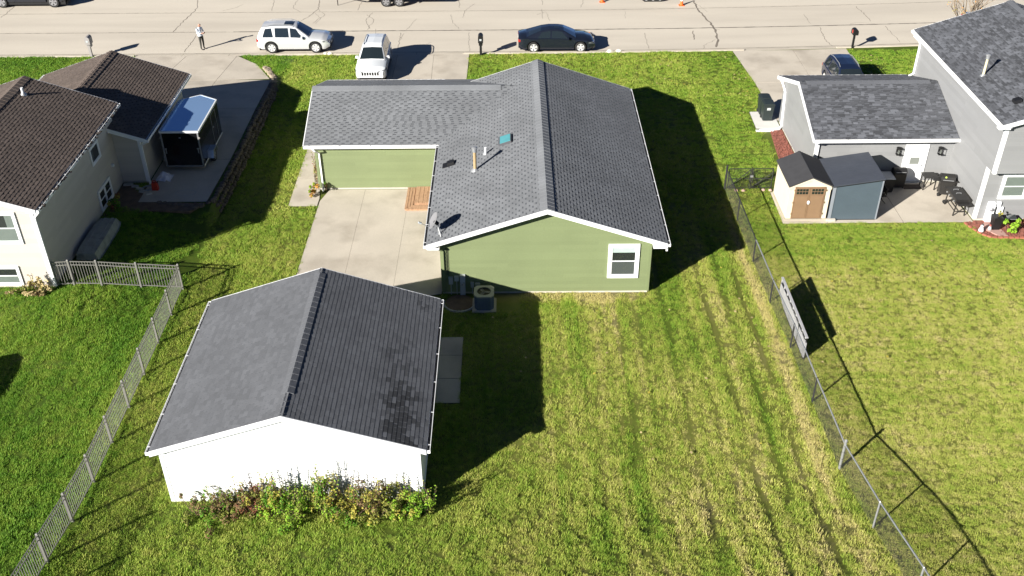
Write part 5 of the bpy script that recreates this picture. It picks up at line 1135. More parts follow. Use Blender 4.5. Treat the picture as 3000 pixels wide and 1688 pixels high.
def machine():
    t = thing('work_machine', 'dark tracked work machine at the far side of the road between the cones', 'machine', (10.5, 73.2, ZR))
    for y in (72.62, 73.7):
        pr = [(-.62, 0), (.62, 0), (.82, .14), (.82, .3), (.62, .44), (-.62, .44), (-.82, .3), (-.82, .14)]; tr = MB().prism([(10.48+a, y-.14, ZR+b) for a, b in pr], (0, .28, 0)).build('track', M_rubber, t)
        for a in (-.5, 0, .5): MB().tube((10.48+a, y-.16, ZR+.2), (10.48+a, y-.14, ZR+.2), .11, n=12).build('roller', M_galv, tr)
    MB().obox((10.45, 73.16, .78), (1.3, 1.0, .75), taper=.85).build('body', pm('machine_gray', (.10, .10, .10), .5), t)
    MB().path([(11.0, 73.16, .9), (11.6, 73.16, 1.7), (12.1, 73.16, .8)], .07).build('boom', pm('machine_orange', (.55, .20, .02), .5), t); MB().obox((12.1, 73.16, .6), (.3, .5, .35), taper=.7).build('bucket', M_blackm, t)
machine()

# ------------------------------------------------------------------ the man on the road
def person():
    x, y = -20.3, 63.75; t = thing('person', 'bald person in pale shirt and dark trousers looking down, standing on the road', 'person', (x, y, ZR), R(-35))
    shirt = pm('shirt_pale', (.62, .68, .76), .8, .08, 12); jean = pm('trousers_dark', (.045, .045, .038), .85, .15, 12); skin = pm('skin', (.48, .27, .19), .55, .08, 12); shoe = pm('shoe', (.05, .04, .035), .7)
    # local frame: +x is the way the person faces
    V = {}; E = []; rad = {}
    def j(n, p, r, par=None):
        V[n] = p; rad[n] = r
        if par: E.append((par, n))
    j('pel', (0, 0, .95), (.15, .12)); j('wai', (.0, 0, 1.08), (.145, .11), 'pel'); j('che', (-.01, 0, 1.30), (.17, .12), 'wai'); j('sho', (-.02, 0, 1.43), (.13, .10), 'che'); j('nk', (.015, 0, 1.52), .055, 'sho'); j('hd0', (.05, 0, 1.585), .075, 'nk'); j('hd1', (.075, 0, 1.66), .092, 'hd0'); j('hd2', (.075, 0, 1.735), .07, 'hd1')
    for s, q in ((1, 'l'), (-1, 'r')):
        j(q+'sh', (-.02, s*.19, 1.41), .065, 'sho'); j(q+'el', (.04, s*.25, 1.14), .048, q+'sh'); j(q+'wr', (.27, s*.10, 1.16), .034, q+'el'); j(q+'ha', (.34, s*.075, 1.175), .034, q+'wr')
        j(q+'hi', (0, s*.10, .90), .095, 'pel'); j(q+'kn', (.02, s*.11, .50), .068, q+'hi'); j(q+'an', (-.01, s*.115, .10), .045, q+'kn'); j(q+'ft', (.05, s*.12, .045), .042, q+'an'); j(q+'to', (.17, s*.13, .035), .036, q+'ft')
    names = list(V); me = bpy.data.meshes.new('body'); me.from_pydata([V[n] for n in names], [(names.index(a), names.index(b)) for a, b in E], []); ob = bpy.data.objects.new('body', me); link(ob); ob.parent = t
    sk = ob.modifiers.new('skin', 'SKIN'); sv = me.skin_vertices[0].data
    for i, n in enumerate(names): r = rad[n]; sv[i].radius = r if isinstance(r, tuple) else (r, r); sv[i].use_root = n == 'pel'
    sb = ob.modifiers.new('sub', 'SUBSURF'); sb.levels = 2; sb.render_levels = 2
    dg = bpy.context.evaluated_depsgraph_get(); m2 = bpy.data.meshes.new_from_object(ob.evaluated_get(dg)); ob.modifiers.clear(); ob.data = m2
    m2.materials.clear()
    for mt in (shirt, jean, skin, shoe): m2.materials.append(mt)
    for p in m2.polygons:
        c = p.center; p.use_smooth = True
        p.material_index = 2 if c.z > 1.50 or (c.x > .24 and 1.05 < c.z < 1.3) else 3 if c.z < .085 else 1 if c.z < .99 else 0
    # face, ears, collar, hem, fingers
    h = Vector((.075, 0, 1.66)); MB().obox(h+Vector((.088, 0, -.015)), (.035, .026, .05)).build('nose', skin, t, local=True)
    for s in (1, -1):
        MB().obox(h+Vector((.078, s*.034, .012)), (.02, .024, .012)).build('eye', M_dark, t, local=True); MB().lathe([(.028, -.008), (.03, .004), (.018, .01)], h+Vector((0, s*.09, -.01)), 8, Matrix.Rotation(R(-90*s), 3, 'X')).build('ear', skin, t, local=True)
        for k in range(4):
            a = Vector((.345, s*(.085-.012*k*0), 1.195-.02*k)); b = a+Vector((.05, -s*.015, .002)); c = b+Vector((.012, -s*.045, .005)); MB().path([a, b, c], .009, 6).build('finger', skin, t, local=True)
        a = Vector((.33, s*.06, 1.20)); MB().path([a, a+Vector((.03, -s*.02, .03)), a+Vector((.055, -s*.03, .028))], .010, 6).build('thumb', skin, t, local=True)
    MB().obox(h+Vector((.072, 0, -.058)), (.02, .045, .01)).build('mouth', pm('lip', (.35, .14, .12), .6), t, local=True)
    MB().lathe([(.075, 0), (.066, .04)], (.012, 0, 1.475), 14).build('collar', shirt, t, local=True); MB().lathe([(.165, 0), (.17, .06), (.16, .10)], (0, 0, .93), 18, Matrix.Diagonal((.85, 1.05, 1))).build('shirt_hem', shirt, t, local=True)
    c = thing('remote_controller', 'small dark handheld screen held by the bald person on the road', 'controller', (0, 0, 0)); c.location = Vector((x, y, ZR))+Matrix.Rotation(R(-35), 3, 'Z') @ Vector((.385, 0, 1.185)); c.rotation_euler = (0, R(-35), R(-35))
    MB().obox((0, 0, 0), (.11, .16, .02)).build('case', M_black, c, local=True); MB().obox((0, 0, .0115), (.09, .13, .003)).build('screen', M_carglass, c, local=True)
    for s in (1, -1): MB().tube((.0, s*.065, .01), (.0, s*.065, .03), .008).build('stick', M_black, c, local=True)
person()

# ------------------------------------------------------------------ sheds and patio things of the grey house
def cream_shed():
    x0, x1, y0, y1, ze, zr = 12.97, 14.87, 41.05, 43.62, 1.88, 2.32; t = thing('shed', 'cream plastic shed with brown double doors and dark roof', 'shed', (x0, y0, .03)); xm = (x0+x1)/2
    cr = pm('shed_cream', (.66, .58, .45), .6, .04, 2); br = pm('shed_brown', (.215, .133, .075), .6, .06, 3); rf = pm('shed_roof', (.045, .045, .048), .7, .12, 3, fvar=.1)
    MB().box(x0-.06, y0-.08, .03, x1+.04, y1+.04, .11).build('base', pm('shed_base', (.38, .34, .27), .8, .1, 3), t)
    MB().prism([(x0, y0, .11), (x1, y0, .11), (x1, y0, ze), (xm, y0, zr-.04), (x0, y0, ze)], (0, y1-y0, 0)).build('wall', cr, t)
    for k in range(18): y = y0+.06+k*(y1-y0-.1)/18; MB().box(x0-.008, y, .12, x0+.001, y+.11, ze-.02).build('siding_panel', cr, t)
    for s in (-1, 1):
        r = MB().prism([(xm, y0-.06, zr), (xm+s*1.03, y0-.06, ze-.03), (xm+s*1.03, y0-.06, ze-.08), (xm, y0-.06, zr-.05)], (0, y1-y0+.12, 0)).build('roof', rf, t)
        if s == 1:
            for k in range(9): f0 = k/9; a = Vector((xm+1.03*f0, y0-.065, zr-(zr-ze+.03)*f0+.004)); b = Vector((xm+1.03*(f0+.09), y0-.065, zr-(zr-ze+.03)*(f0+.09)+.016)); MB().prism([a, b, b-Vector((0, 0, .014)), a-Vector((0, 0, .003))], (0, y1-y0+.13, 0)).build('roof_course', rf, r)
    MB().prism([(xm-.08, y0-.07, zr-.02), (xm, y0-.07, zr+.012), (xm+.08, y0-.07, zr-.02)], (0, y1-y0+.14, 0)).build('ridge', rf, t)
    for s in (-1, 1): MB().prism([(xm, y0-.03, zr-.06), (xm+s*.98, y0-.03, ze-.10), (xm+s*.98, y0-.03, ze-.22), (xm+s*.80, y0-.03, ze-.11), (xm, y0-.03, zr-.19)], (0, .028, 0)).build('gable_board', cr, t)
    for xa, xb in ((13.20, 13.905), (13.915, 14.62)):
        d = MB().box(xa, y0-.045, .13, xb, y0-.003, 1.80).build('door', br, t)
        m = MB(); m.box(xa+.07, y0-.055, .22, xb-.07, y0-.046, 1.33); m.build('door_panel', pm('shed_brown_panel', (.235, .148, .085), .6, .06, 3), d)
        for i in range(4):
            for k in range(2): a = xa+.08+i*.14; z = 1.44+k*.15; MB().box(a, y0-.052, z, a+.115, y0-.046, z+.12).build('pane', M_carglass, d)
        for z in (.35, .95, 1.6): MB().box((xa-.04 if xa < 13.5 else xb-.03), y0-.06, z, (xa+.03 if xa < 13.5 else xb+.04), y0-.046, z+.09).build('hinge', br, d)
        if xa < 13.5: MB().lathe([(.065, 0), (.065, .03), (.03, .05)], (13.91, y0-.05, 1.0), 12, Matrix(((1, 0, 0), (0, 0, -1), (0, 1.5, 0)))).build('handle', M_white, d)
cream_shed()
def blue_shed():
    x0, x1, y0, y1, zl, zh = 15.0, 17.25, 41.03, 43.7, 1.87, 2.22; t = thing('shed', 'blue grey lean-to shed with sloping dark roof beside the cream shed', 'shed', (x0, y0, .03))
    wl = pm('shed_blue_gray', (.068, .092, .112), .6, .05, 2, fvar=.06, fs=25); rf = pm('shed_blue_roof', (.055, .062, .078), .5, .1, 2); ed = pm('shed_edge_gray', (.22, .24, .27), .6)
    MB().prism([(x0, y0, .05), (x1, y0, .05), (x1, y0, zh-.06), (x0, y0, zl-.06)], (0, y1-y0, 0)).build('wall', wl, t)
    MB().box(x0-.05, y0-.02, .03, x1, y1, .05).build('base', M_black, t)
    n = 9
    for k in range(n):
        a, b = y0-.05+(y1-y0+.1)*k/n, y0-.05+(y1-y0+.1)*(k+1)/n-.012; MB().prism([(x0-.03, a, zl-.055), (x1+.05, a, zh-.045), (x1+.05, a, zh), (x0-.03, a, zl-.01)], (0, b-a, 0)).build('roof_panel', rf, t)
    MB().prism([(x0-.03, y0-.05, zl-.06), (x1+.05, y0-.05, zh-.05), (x1+.05, y0-.05, zh-.08), (x0-.03, y0-.05, zl-.09)], (0, y1-y0+.1, 0)).build('roof_edge', M_black, t)
    MB().box(x0-.045, y0-.03, .05, x0+.10, y0-.002, zl-.09).build('corner_post', ed, t); MB().box(x1-.05, y0-.02, .05, x1+.012, y0-.002, zh-.09).build('corner_post', ed, t)
    MB().box(x0-.1, y0-.16, .03, x0+.3, y0-.04, .14).build('kerb_block', M_found, t)
blue_shed()
def bbq():
    bm = pm('grill_black', (.022, .021, .02), .45, .15, 5, coat=.2); x, y = 21.32, 43.42
    t = thing('kettle_grill', 'black gas grill with rounded lid and side shelf by the grey wall', 'grill', (x, y, .03)); Mz = Matrix.Rotation(R(-12), 3, 'Z')
    P = lambda a, b, c: Vector((x, y, 0))+Mz @ Vector((a, b, c))
    MB().obox(P(0, 0, .42), (.55, .50, .55), Mz).build('cabinet', bm, t)
    MB().obox(P(0, 0, .76), (.66, .55, .16), Mz).build('firebox', bm, t)
    pr = [(.33*math.cos(a)*1.0, .26*math.sin(a)) for a in np.linspace(0, math.pi, 9)]; lid = MB().prism([P(-.33, b*.86, .86+max(0, c)*1.1) for b, c in pr], Mz @ Vector((.66, 0, 0))).build('lid', bm, t)
    MB().path([P(-.25, -.32, .95), P(.25, -.32, .95)], .016).build('handle', M_galv, lid); MB().lathe([(.045, 0), (.045, .02)], P(-.12, -.22, 1.06), 10, Matrix.Rotation(R(60), 3, 'X')).build('thermometer', pm('lime_mark', (.45, .60, .10), .5), lid)
    MB().obox(P(-.50, 0, .84), (.34, .45, .03), Mz).build('side_shelf', bm, t); MB().obox(P(.50, 0, .84), (.34, .45, .03), Mz).build('side_shelf', bm, t)
    for a in (-.26, .26):
        for b in (-.22, .22): MB().beam(P(a, b, .03), P(a, b, .7), .04, .04).build('leg', bm, t)
    MB().lathe([(.09, -.03), (.09, .03)], P(-.30, -.24, .12), 14, Matrix.Rotation(R(90), 3, 'Y')).build('wheel', M_rubber, t)
    x2, y2 = 21.27, 41.85; t = thing('griddle', 'long black flat griddle on a folding stand at the near end of the grey wall', 'griddle', (x2, y2, .03))
    Q = lambda a, b, c: Vector((x2+a, y2+b, c))
    MB().box(x2-.33, y2-.62, .74, x2+.33, y2+.62, .88).build('burner_box', bm, t); lid = MB().box(x2-.34, y2-.63, .885, x2+.34, y2+.63, .955).build('lid', bm, t)
    for b in (.32, -.05): m = MB(); m.path([Q(-.12, b, .955), Q(-.12, b, 1.0), Q(.1, b, 1.0), Q(.1, b, .955)], .014); m.build('handle', M_galv, lid)
    MB().box(x2-.32, y2-.98, .80, x2+.33, y2-.64, .83).build('side_shelf', bm, t); MB().box(x2-.32, y2+.64, .80, x2+.33, y2+.90, .83).build('side_shelf', bm, t)
    for k in range(4): MB().lathe([(.038, 0), (.038, .045)], Q(-.335, -.45+k*.29, .80), 12, Matrix.Rotation(R(-90), 3, 'Y')).build('knob', M_galv, t)
    for b in (-.55, .55):
        m = MB(); m.beam(Q(-.27, b, .05), Q(-.22, b, .74), .045, .045); m.beam(Q(.27, b, .05), Q(.22, b, .74), .045, .045); m.beam(Q(-.26, b, .28), Q(.26, b, .28), .03, .03); m.build('leg_frame', bm, t)
    m = MB(); m.beam(Q(-.24, -.55, .30), Q(-.24, .55, .30), .03, .03); m.beam(Q(.24, -.55, .30), Q(.24, .55, .30), .03, .03); m.build('stretcher', bm, t)
    MB().tube(Q(-.25, .62, .13), Q(-.25, .70, .13), .09, n=14).build('wheel', M_rubber, t)
    t = thing('patio_table', 'small black side table between the back door and the gas grill', 'table', (20.75, 44.1, .03))
    MB().box(20.40, 43.80, .70, 21.05, 44.40, .74).build('table_top', bm, t)
    for a, b in ((20.45, 43.85), (21.0, 43.85), (20.45, 44.35), (21.0, 44.35)): MB().beam((a, b, .03), (a, b, .70), .045, .045).build('leg', bm, t)
    MB().beam((20.45, 43.85, .1), (20.9, 44.3, .6), .03, .03).build('brace', bm, t)
    t = thing('storage_cabinet', 'small white topped cabinet against the blue grey shed', 'cabinet', (18.6, 44.0, .03)); MB().box(18.38, 43.62, .03, 18.84, 44.35, .76).build('body', M_black, t); MB().box(18.35, 43.58, .765, 18.88, 44.39, .80).build('top', pm('cabinet_top', (.45, .47, .50), .5), t); MB().box(18.36, 43.60, .1, 18.86, 43.615, .7).build('door', M_black, t)
    t = thing('folding_chair', 'dark folding chair in the shade of the blue grey shed', 'chair', (18.0, 42.9, .03))
    for dx in (-.22, .22):
        MB().beam((17.75+dx*0, 42.7+dx, .05), (18.15, 42.7+dx, .85), .03, .03).build('leg', M_blackm, t); MB().beam((18.15, 42.7+dx, .05), (17.8, 42.7+dx, .45), .03, .03).build('leg', M_blackm, t)
    MB().box(17.78, 42.48, .42, 18.15, 42.92, .45).build('seat', M_black, t); MB().obox((18.13, 42.7, .68), (.03, .44, .3)).build('backrest', M_black, t)
    t = thing('covered_grill', 'black covered smoker beside the back door under the shed shadow', 'grill', (19.15, 44.25, .03)); MB().box(18.95, 44.0, .12, 19.55, 44.5, .82).build('body', M_black, t)
    pr = [(.25*math.cos(a), .24*math.sin(a)) for a in np.linspace(0, math.pi, 8)]; MB().prism([(18.94, 44.25+b, .83+c) for b, c in pr], (.62, 0, 0)).build('lid', M_black, t)
    for a in (19.0, 19.5):
        for b in (44.05, 44.45): MB().beam((a, b, .03), (a, b, .12), .04, .04).build('leg', M_blackm, t)
    MB().path([(19.0, 43.97, .95), (19.5, 43.97, .95)], .014).build('handle', M_galv, t)
    tag(MB().box(19.55, 43.95, .032, 20.45, 44.42, .047).build('doormat', pm('mat_brown', (.045, .035, .03), .95, .2, 9)), 'dark doormat in front of the white back door', 'doormat')
    # planter and small things in the bed
    t = thing('planter', 'tall black square planter with yellowing plant by the grey house', 'planter', (22.52, 40.12, 0)); MB().obox((22.52, 40.12, .35), (.30, .30, .70), taper=1.45).build('pot', M_black, t); MB().box(22.33, 39.93, .66, 22.71, 40.31, .69).build('soil', M_soil, t)
    shrub_part(t, (22.52, 40.12, .70), (.20, .20, .22), 90, (LEAF['yel'], LEAF['olive']), .05)
    t = thing('garden_figure', 'small white and dark garden figure at the edge of the red bed', 'figure', (21.78, 39.85, .03)); MB().lathe([(.10, 0), (.13, .08), (.09, .2), (.06, .26)], (21.78, 39.85, .03), 12).build('torso', M_white, t, smooth=True); MB().lathe([(.02, 0), (.07, .05), (.07, .10), (.02, .15)], (21.78, 39.85, .27), 10).build('head', M_white, t, smooth=True); MB().lathe([(.075, .08), (.03, .17)], (21.79, 39.86, .28), 10).build('hat', M_black, t)
    t = thing('garden_figure', 'small grey and red garden figure left of the black planter', 'figure', (22.24, 40.0, .03)); MB().lathe([(.08, 0), (.09, .1), (.05, .2)], (22.24, 40.0, .03), 10).build('torso', M_gray, t, smooth=True); MB().lathe([(.02, 0), (.05, .04), (.02, .1)], (22.24, 40.0, .22), 8).build('head', pm('figure_red', (.4, .1, .08), .6), t, smooth=True)
    t = thing('solar_light', 'small black solar panel lamp beside the planter', 'lamp', (23.35, 40.45, 0)); MB().path([(23.35, 40.45, -.05), (23.35, 40.45, .42)], .02).build('stake', M_black, t); MB().obox((23.35, 40.45, .46), (.40, .26, .03), Matrix.Rotation(R(20), 3, 'X')).build('panel', M_carglass, t); MB().obox((23.35, 40.45, .445), (.44, .30, .02), Matrix.Rotation(R(20), 3, 'X')).build('panel_frame', M_galv, t)
def bins():
    gm = pm('bin_dark', (.022, .03, .03), .5, .1, 4)
    for x, y, lb in ((14.42, 52.15, 'dark wheeled bin on the white pad, nearer one'), (14.40, 52.95, 'dark wheeled bin on the white pad, farther one')):
        t = thing('wheeled_bin', lb, 'bin', (x, y, .04), 0, 'wheeled bins by the grey garage'); MB().obox((x, y, .53), (.50, .56, .90), taper=1.18).build('body', gm, t)
        l = MB().prism([(x-.32, y-.34, 1.0), (x+.32, y-.34, 1.0), (x+.32, y-.34, 1.06), (x+.2, y-.34, 1.10), (x-.2, y-.34, 1.10), (x-.32, y-.34, 1.06)], (0, .70, 0)).build('lid', gm, t); MB().path([(x-.25, y+.38, .98), (x+.25, y+.38, .98)], .018).build('handle', gm, l)
        MB().box(x-.10, y-.325, .72, x+.10, y-.305, .86).build('sticker', pm('bin_mark', (.45, .47, .46), .6), t)
        for s in (-1, 1): MB().tube((x+s*.22, y+.22, .14), (x+s*.29, y+.22, .14), .10, n=14).build('wheel', M_rubber, t)
bins()

# ------------------------------------------------------------------ plants
LEAF = {k: pm('leaf_'+k, c, .6, .22, 9, fvar=.15, fs=40, spec=.12) for k, c in dict(green=(.085, .20, .018), bright=(.21, .35, .03), olive=(.19, .205, .045), yel=(.36, .32, .06), orange=(.50, .25, .06), red=(.20, .075, .045), brown=(.17, .11, .055), straw=(.42, .34, .17)).items()}
M_twig = pm('twig', (.12, .08, .055), .9, .2, 6)
def leaves(m, c, r, n, size, nm, rr, blobs=None, flat=.6):
    bl = blobs or [(Vector((rr.gauss(0, .45)*r[0], rr.gauss(0, .45)*r[1], r[2]*rr.uniform(.18, .98))), rr.uniform(.16, .36), rr.randrange(nm)) for _ in range(max(4, n//60))]
    for i in range(n):
        b, br, mi = bl[rr.randrange(len(bl))]; d = Vector((rr.gauss(0, 1), rr.gauss(0, 1), rr.gauss(0, 1))).normalized(); p = Vector(c)+b+Vector((d.x*br*r[0], d.y*br*r[1], abs(d.z)*br*r[2] if rr.random() < .7 else d.z*br*r[2]))*rr.uniform(.6, 1.0)
        p.z = max(p.z, c[2]+.02)
        nrm = (d+Vector((rr.uniform(-1, 1), rr.uniform(-1, 1), rr.uniform(0, 1.4)))*.7).normalized(); a = nrm.orthogonal().normalized(); a.rotate(Matrix.Rotation(rr.uniform(0, 6.28), 3, nrm)); q = nrm.cross(a); s = size*rr.uniform(.6, 1.3)
        m.add([p-a*s*.6, p+q*s*.42, p+a*s*.75-nrm*s*.12, p-q*s*.42], [(0, 1, 2, 3)], mi if rr.random() < .75 else rr.randrange(nm))
    return bl
def shrub_part(t, c, r, n, mats, size, seed=1):
    rr = random.Random(seed); m = MB(); bl = leaves(m, c, r, n, size, len(mats), rr); o = m.build('foliage', list(mats), t); o['kind'] = 'stuff'
    s = MB()
    for b, br, mi in bl: k = Vector(c)+Vector((b.x*.3, b.y*.3, 0)); s.path([k, k.lerp(Vector(c)+b, .55)+Vector((rr.uniform(-.04, .04), rr.uniform(-.04, .04), .03)), Vector(c)+b+Vector((0, 0, .02))], .010, 4)
    s.build('stem', M_twig, t)
def shrub(name, label, c, r, n, mats, size=.07, seed=1, group=None, cat='shrub', shoots=0):
    t = thing(name, label, cat, c, 0, group); shrub_part(t, c, r, n, mats, size, seed)
    rr = random.Random(seed+99)
    if shoots:
        m = MB(); lf = MB()
        for k in range(shoots*2):
            a = Vector(c)+Vector((rr.uniform(-.6, .6)*r[0], rr.uniform(-.2, .5)*r[1], 0)); h = r[2]*rr.uniform(1.25, 2.0); tip = a+Vector((rr.uniform(-.15, .25), rr.uniform(-.1, .1), h)); m.path([a, a.lerp(tip, .5)+Vector((rr.uniform(-.06, .06), 0, 0)), tip], .008, 4)
            for i in range(11):
                p = a.lerp(tip, .45+.55*i/10); d = Vector((rr.uniform(-1, 1), rr.uniform(-1, 1), rr.uniform(-.2, .6))).normalized(); s = size*1.2; q = d.orthogonal().normalized()
                lf.add([p, p+d*s*.6+q*s*.35, p+d*s*1.3, p+d*s*.6-q*s*.35], [(0, 1, 2, 3)], rr.randrange(len(mats)))
        m.build('shoot', M_twig, t); lf.build('shoot_leaves', list(mats), t)['kind'] = 'stuff'
    return t
Lf = LEAF
BUSH = [('low brown shrub at the left end of the garage bushes', -10.15, .45, .55, 420, ('olive', 'brown', 'green'), 0), ('olive and russet shrub near the left of the garage bushes', -9.3, .62, .75, 900, ('olive', 'brown', 'green', 'olive'), 5), ('dark red twiggy shrub left of centre below the garage wall', -8.5, .60, .80, 900, ('brown', 'olive', 'red', 'olive'), 4), ('yellow green shrub with tall shoots below the garage wall', -7.75, .60, .95, 1000, ('olive', 'bright', 'green', 'yel'), 8),
        ('bright green leafy shrub in the middle of the garage bushes', -6.9, .60, 1.05, 1050, ('bright', 'green', 'bright', 'olive'), 5), ('golden yellow shrub right of the bright green one', -6.05, .58, .95, 950, ('yel', 'olive', 'green', 'bright'), 5), ('olive shrub with yellow leaves right of centre of the garage bushes', -5.2, .60, .90, 950, ('olive', 'green', 'brown', 'yel'), 5), ('brown purple twiggy shrub near the right end of the garage bushes', -4.4, .58, .78, 850, ('brown', 'olive', 'olive', 'yel'), 3), ('pale olive shrub close to the right garage corner', -3.65, .55, .80, 850, ('olive', 'bright', 'olive', 'yel'), 2), ('green shrub reaching past the right garage corner', -2.95, .60, .75, 700, ('green', 'olive', 'bright'), 3)]
for i, (lb, x, r, h, n, ms, sh) in enumerate(BUSH):
    y = 22.52-.10*math.sin(i*2.1); shrub('bush', lb, (x, y, tz(x, y)), (r*(.92+.12*math.sin(i*3.7)), .62+.14*math.sin(i*1.9), h*(.98+.22*math.sin(i*2.7+1))), int(n*2.4), [Lf[k] for k in ms], .052, 20+i, 'bushes below the garage wall', 'bush', sh)
shrub('ornamental_plant', 'yellow and russet clump by the white downspout on the footpath', (-9.72, 43.75, .03), (.36, .50, .55), 620, [Lf['yel'], Lf['bright'], Lf['bright'], Lf['orange']], .06, 61, None, 'plant')
shrub('ornamental_plant', 'tall pinkish seed stalks behind the yellow clump by the footpath', (-9.75, 44.6, .03), (.22, .40, .95), 260, [Lf['straw'], Lf['red'], Lf['olive']], .06, 62, None, 'plant', 5)
shrub('ornamental_plant', 'small green plant right of the white downspout on the patio', (-9.2, 44.15, .03), (.22, .22, .45), 200, [Lf['green'], Lf['olive'], Lf['brown']], .06, 63, None, 'plant')
shrub('flower_shrub', 'red and yellow flowering shrub under the twin window of the tan house', (-18.72, 41.6, .64), (.42, .75, .55), 480, [Lf['green'], Lf['red'], Lf['green'], Lf['yel']], .07, 64, None, 'shrub')
shrub('dry_shrub', 'straw coloured dry shrub at the corner of the tan house', (-19.6, 34.55, .62), (.48, .30, .50), 350, [Lf['straw'], Lf['yel'], Lf['straw']], .08, 65, None, 'shrub', 4)
shrub('dry_shrub', 'low brown dry plants below the tan house window', (-20.45, 34.35, .60), (1.1, .32, .32), 520, [Lf['straw'], Lf['brown'], Lf['olive']], .07, 66, None, 'shrub')
shrub('leafy_plant', 'fresh green leafy plant in the red bed of the grey house', (23.12, 39.85, .02), (.50, .42, .50), 560, [Lf['bright'], Lf['green'], Lf['bright']], .085, 67, None, 'plant')
shrub('leafy_plant', 'reddish plant at the right picture edge beside the grey house', (24.1, 39.95, .02), (.35, .35, .55), 300, [Lf['red'], Lf['green'], Lf['brown']], .08, 68, None, 'plant')
bbq()
# red mulch: chips of real bark on the beds
M_mulch = pm('red_mulch', (.24, .088, .064), .9, .3, 6, fvar=.25, fs=30)
def mulch(label, poly, n, seed):
    t = thing('mulch_bed', label, 'mulch bed', (poly[0][0], poly[0][1], 0)); MB().prism([(a, b, -.02) for a, b in poly], (0, 0, .04)).build('bed', M_mulch, t); rr = random.Random(seed)
    P = np.array(poly); m = MB(); qx = rng.uniform(P[:, 0].min(), P[:, 0].max(), n*3); qy = rng.uniform(P[:, 1].min(), P[:, 1].max(), n*3); k = in_poly(qx, qy, poly)
    for a, b in list(zip(qx[k], qy[k]))[:n]: m.obox((a, b, .035+rr.uniform(0, .02)), (rr.uniform(.05, .12), rr.uniform(.02, .05), .02), Matrix.Rotation(rr.uniform(0, 3), 3, 'Z') @ Matrix.Rotation(rr.uniform(-.4, .4), 3, 'X'))
    m.build('bark_chips', M_mulch, t)['kind'] = 'stuff'
mulch('red mulch strip along the side of the grey garage', [(13.95, 44.6), (15.02, 44.6), (15.02, 50.9), (14.35, 50.9), (14.1, 47.6)], 500, 1)
mulch('red mulch bed with brick edge below the grey house meters', [(21.4, 40.70), (21.75, 39.75), (22.1, 39.42), (23.6, 39.35), (26, 39.5), (26, 40.88), (21.86, 40.88)], 420, 2)
t = thing('brick_edging', 'curved red brick edging in front of the grey house bed', 'edging', (22, 39.4, 0)); M_brick = pm('brick_red', (.36, .12, .08), .85, .15, 5)
ln = [(21.32, 40.70), (21.5, 40.1), (21.75, 39.62), (22.1, 39.33), (23.6, 39.27), (25.4, 39.4)]
for (a, b), (c, d) in zip(ln[:-1], ln[1:]):
    n = int(math.hypot(c-a, d-b)/.22); 
    for i in range(n): u = (i+.5)/n; MB().obox((a+(c-a)*u, b+(d-b)*u, .04), (.20, .10, .09), Matrix.Rotation(math.atan2(d-b, c-a), 3, 'Z')).build('brick', M_brick, t)
o = MB().prism([(a, b, .021) for a, b in [(22.0, 40.1), (22.5, 39.4), (22.9, 39.4), (22.7, 40.5), (22.2, 40.6)]], (0, 0, .035)).build('stepping_slab', pm('slab_pink', (.42, .26, .22), .85, .1, 4)); tag(o, 'flat pink stepping slab under the black planter', 'slab')
tag(MB().box(13.55, 50.60, .0, 14.5, 50.74, .07).build('splash_block', M_white), 'white splash block lying below the bin pad', 'splash block')
for i, (x, y) in enumerate(((11.2, 43.95), (11.55, 43.93), (12.55, 43.98), (12.9, 43.95))): m = MB(); m.lathe([(.09, -.03), (.1, .04), (.05, .08)], (x, y, 0), 7); tag(m.build('paver_lump', pm('brick_pale', (.50, .33, .27), .85, .2, 5)), ['pale brick lump below the gate, leftmost of four', 'pale brick lump below the gate, second from the left', 'pale brick lump below the gate, third from the left', 'pale brick lump below the gate, next to the cream shed'][i], 'brick', 'brick lumps under the gate')
# fallen leaves on the front lawns
m = MB(); rr = random.Random(77)
for i in range(420):
    if i < 330: x, y = rr.uniform(-2, 16), rr.uniform(52, 62)
    else: x, y = rr.uniform(-1, 20), rr.uniform(24, 41)
    if 14.4 < x < 22 and y > 51: x += 8
    s = rr.uniform(.04, .075); a = rr.uniform(0, 6); p = Vector((x, y, tz(x, y)+.11)); u = Vector((math.cos(a), math.sin(a), rr.uniform(-.3, .3)))*s; v = Vector((-math.sin(a), math.cos(a), rr.uniform(-.3, .3)))*s*.8
    if any(a0 < x < c0 and b0 < y < d0 for a0, b0, c0, d0 in RECTS): continue
    m.add([p-u, p+v, p+u, p-v], [(0, 1, 2, 3)], rr.randrange(2))
o = m.build('fallen_leaves', [Lf['straw'], Lf['yel']]); o['kind'] = 'stuff'

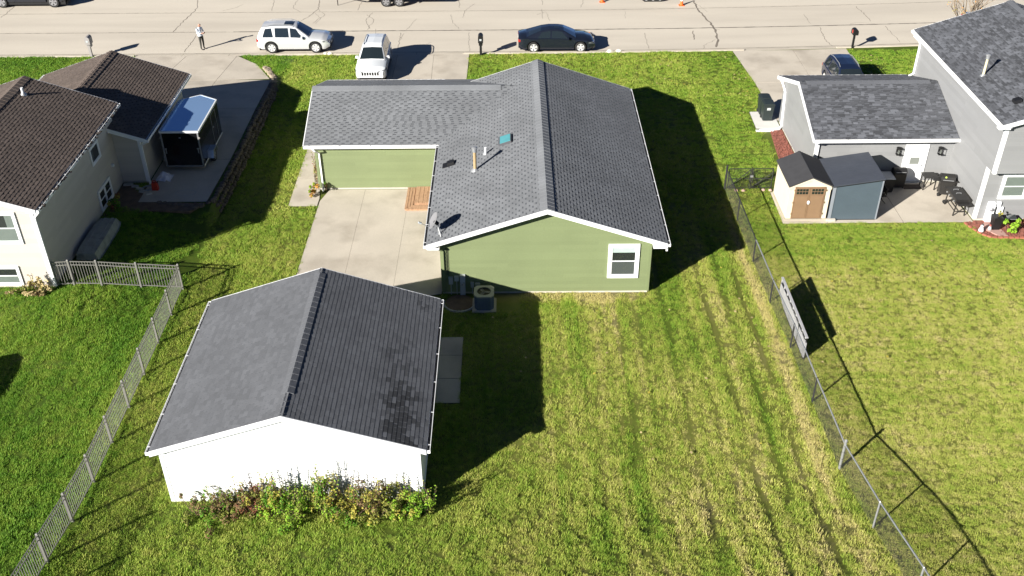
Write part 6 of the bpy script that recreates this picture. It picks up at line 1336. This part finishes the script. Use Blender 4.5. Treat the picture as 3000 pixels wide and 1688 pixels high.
# ------------------------------------------------------------------ bare autumn tree behind the grey house
def bare_tree(x, y):
    t = thing('bare_tree', 'nearly bare tree with a few orange leaves behind the grey house roof', 'tree', (x, y, 0)); rr = random.Random(4); m = MB(); lf = MB(); tips = []
    bark = pm('bark', (.27, .21, .15), .9, .2, 5)
    def grow(p, d, ln, r, k):
        n = 3; q = p
        for i in range(n):
            d = (d+Vector((rr.uniform(-1, 1), rr.uniform(-1, 1), rr.uniform(-.3, .8)))*.13).normalized(); q2 = q+d*ln/n; m.tube(q, q2, r*(1-.22*i/n), r*(1-.22*(i+1)/n), 6 if k < 2 else 4, cap=False)
            if k >= 1 and i < n-1 and rr.random() < .75: grow(q2, (d+Vector((rr.uniform(-1, 1), rr.uniform(-1, 1), rr.uniform(-.1, .7)))*.75).normalized(), ln*rr.uniform(.45, .7), r*.5, k+1) if k < 4 else None
            q = q2
        if k < 4:
            for _ in range(2 if k else 6): grow(q, (d+Vector((rr.uniform(-1, 1), rr.uniform(-1, 1), rr.uniform(-.2, .5)))*(.95 if k == 0 else .6)).normalized(), ln*rr.uniform(.6, .82), r*.58, k+1)
        else: tips.append(q)
    grow(Vector((x, y, -.1)), Vector((0, 0, 1)), 1.75, .11, 0); m.build('trunk', bark, t)
    for q in tips:
        if rr.random() < .12:
            for _ in range(rr.randrange(3, 9)):
                p = q+Vector((rr.uniform(-.15, .15), rr.uniform(-.15, .15), rr.uniform(-.15, .1))); d = Vector((rr.uniform(-1, 1), rr.uniform(-1, 1), rr.uniform(-1, .3))).normalized(); a = d.orthogonal().normalized(); s = .06; lf.add([p, p+d*s*.6+a*s*.45, p+d*s*1.3, p+d*s*.6-a*s*.45], [(0, 1, 2, 3)], rr.randrange(2))
    lf.build('crown', [Lf['orange'], Lf['yel']], t)['kind'] = 'stuff'
bare_tree(28.6, 60.8)
# unseen hut added just left of the view to cast a shadow on the lawn
t = thing('shadow_hut', 'small tan hut added out of view to cast the shadow on the left lawn', 'hut', (-22.7, 27.2, 0)); MB().box(-23.7, 26.2, 0, -21.8, 28.0, 1.75).build('wall', M_tanp, t)
for s in (-1, 1): MB().prism([(-22.75, 26.1, 2.2), (-22.75+s*1.1, 26.1, 1.72), (-22.75+s*1.1, 26.1, 1.66), (-22.75, 26.1, 2.14)], (0, 2.0, 0)).build('roof', M_shBd, t)
dr = MB().box(-23.1, 26.17, .05, -22.3, 26.197, 1.65).build('door', M_white, t); MB().tube((-22.4, 26.17, .85), (-22.4, 26.13, .85), .025).build('handle', M_galv, dr)
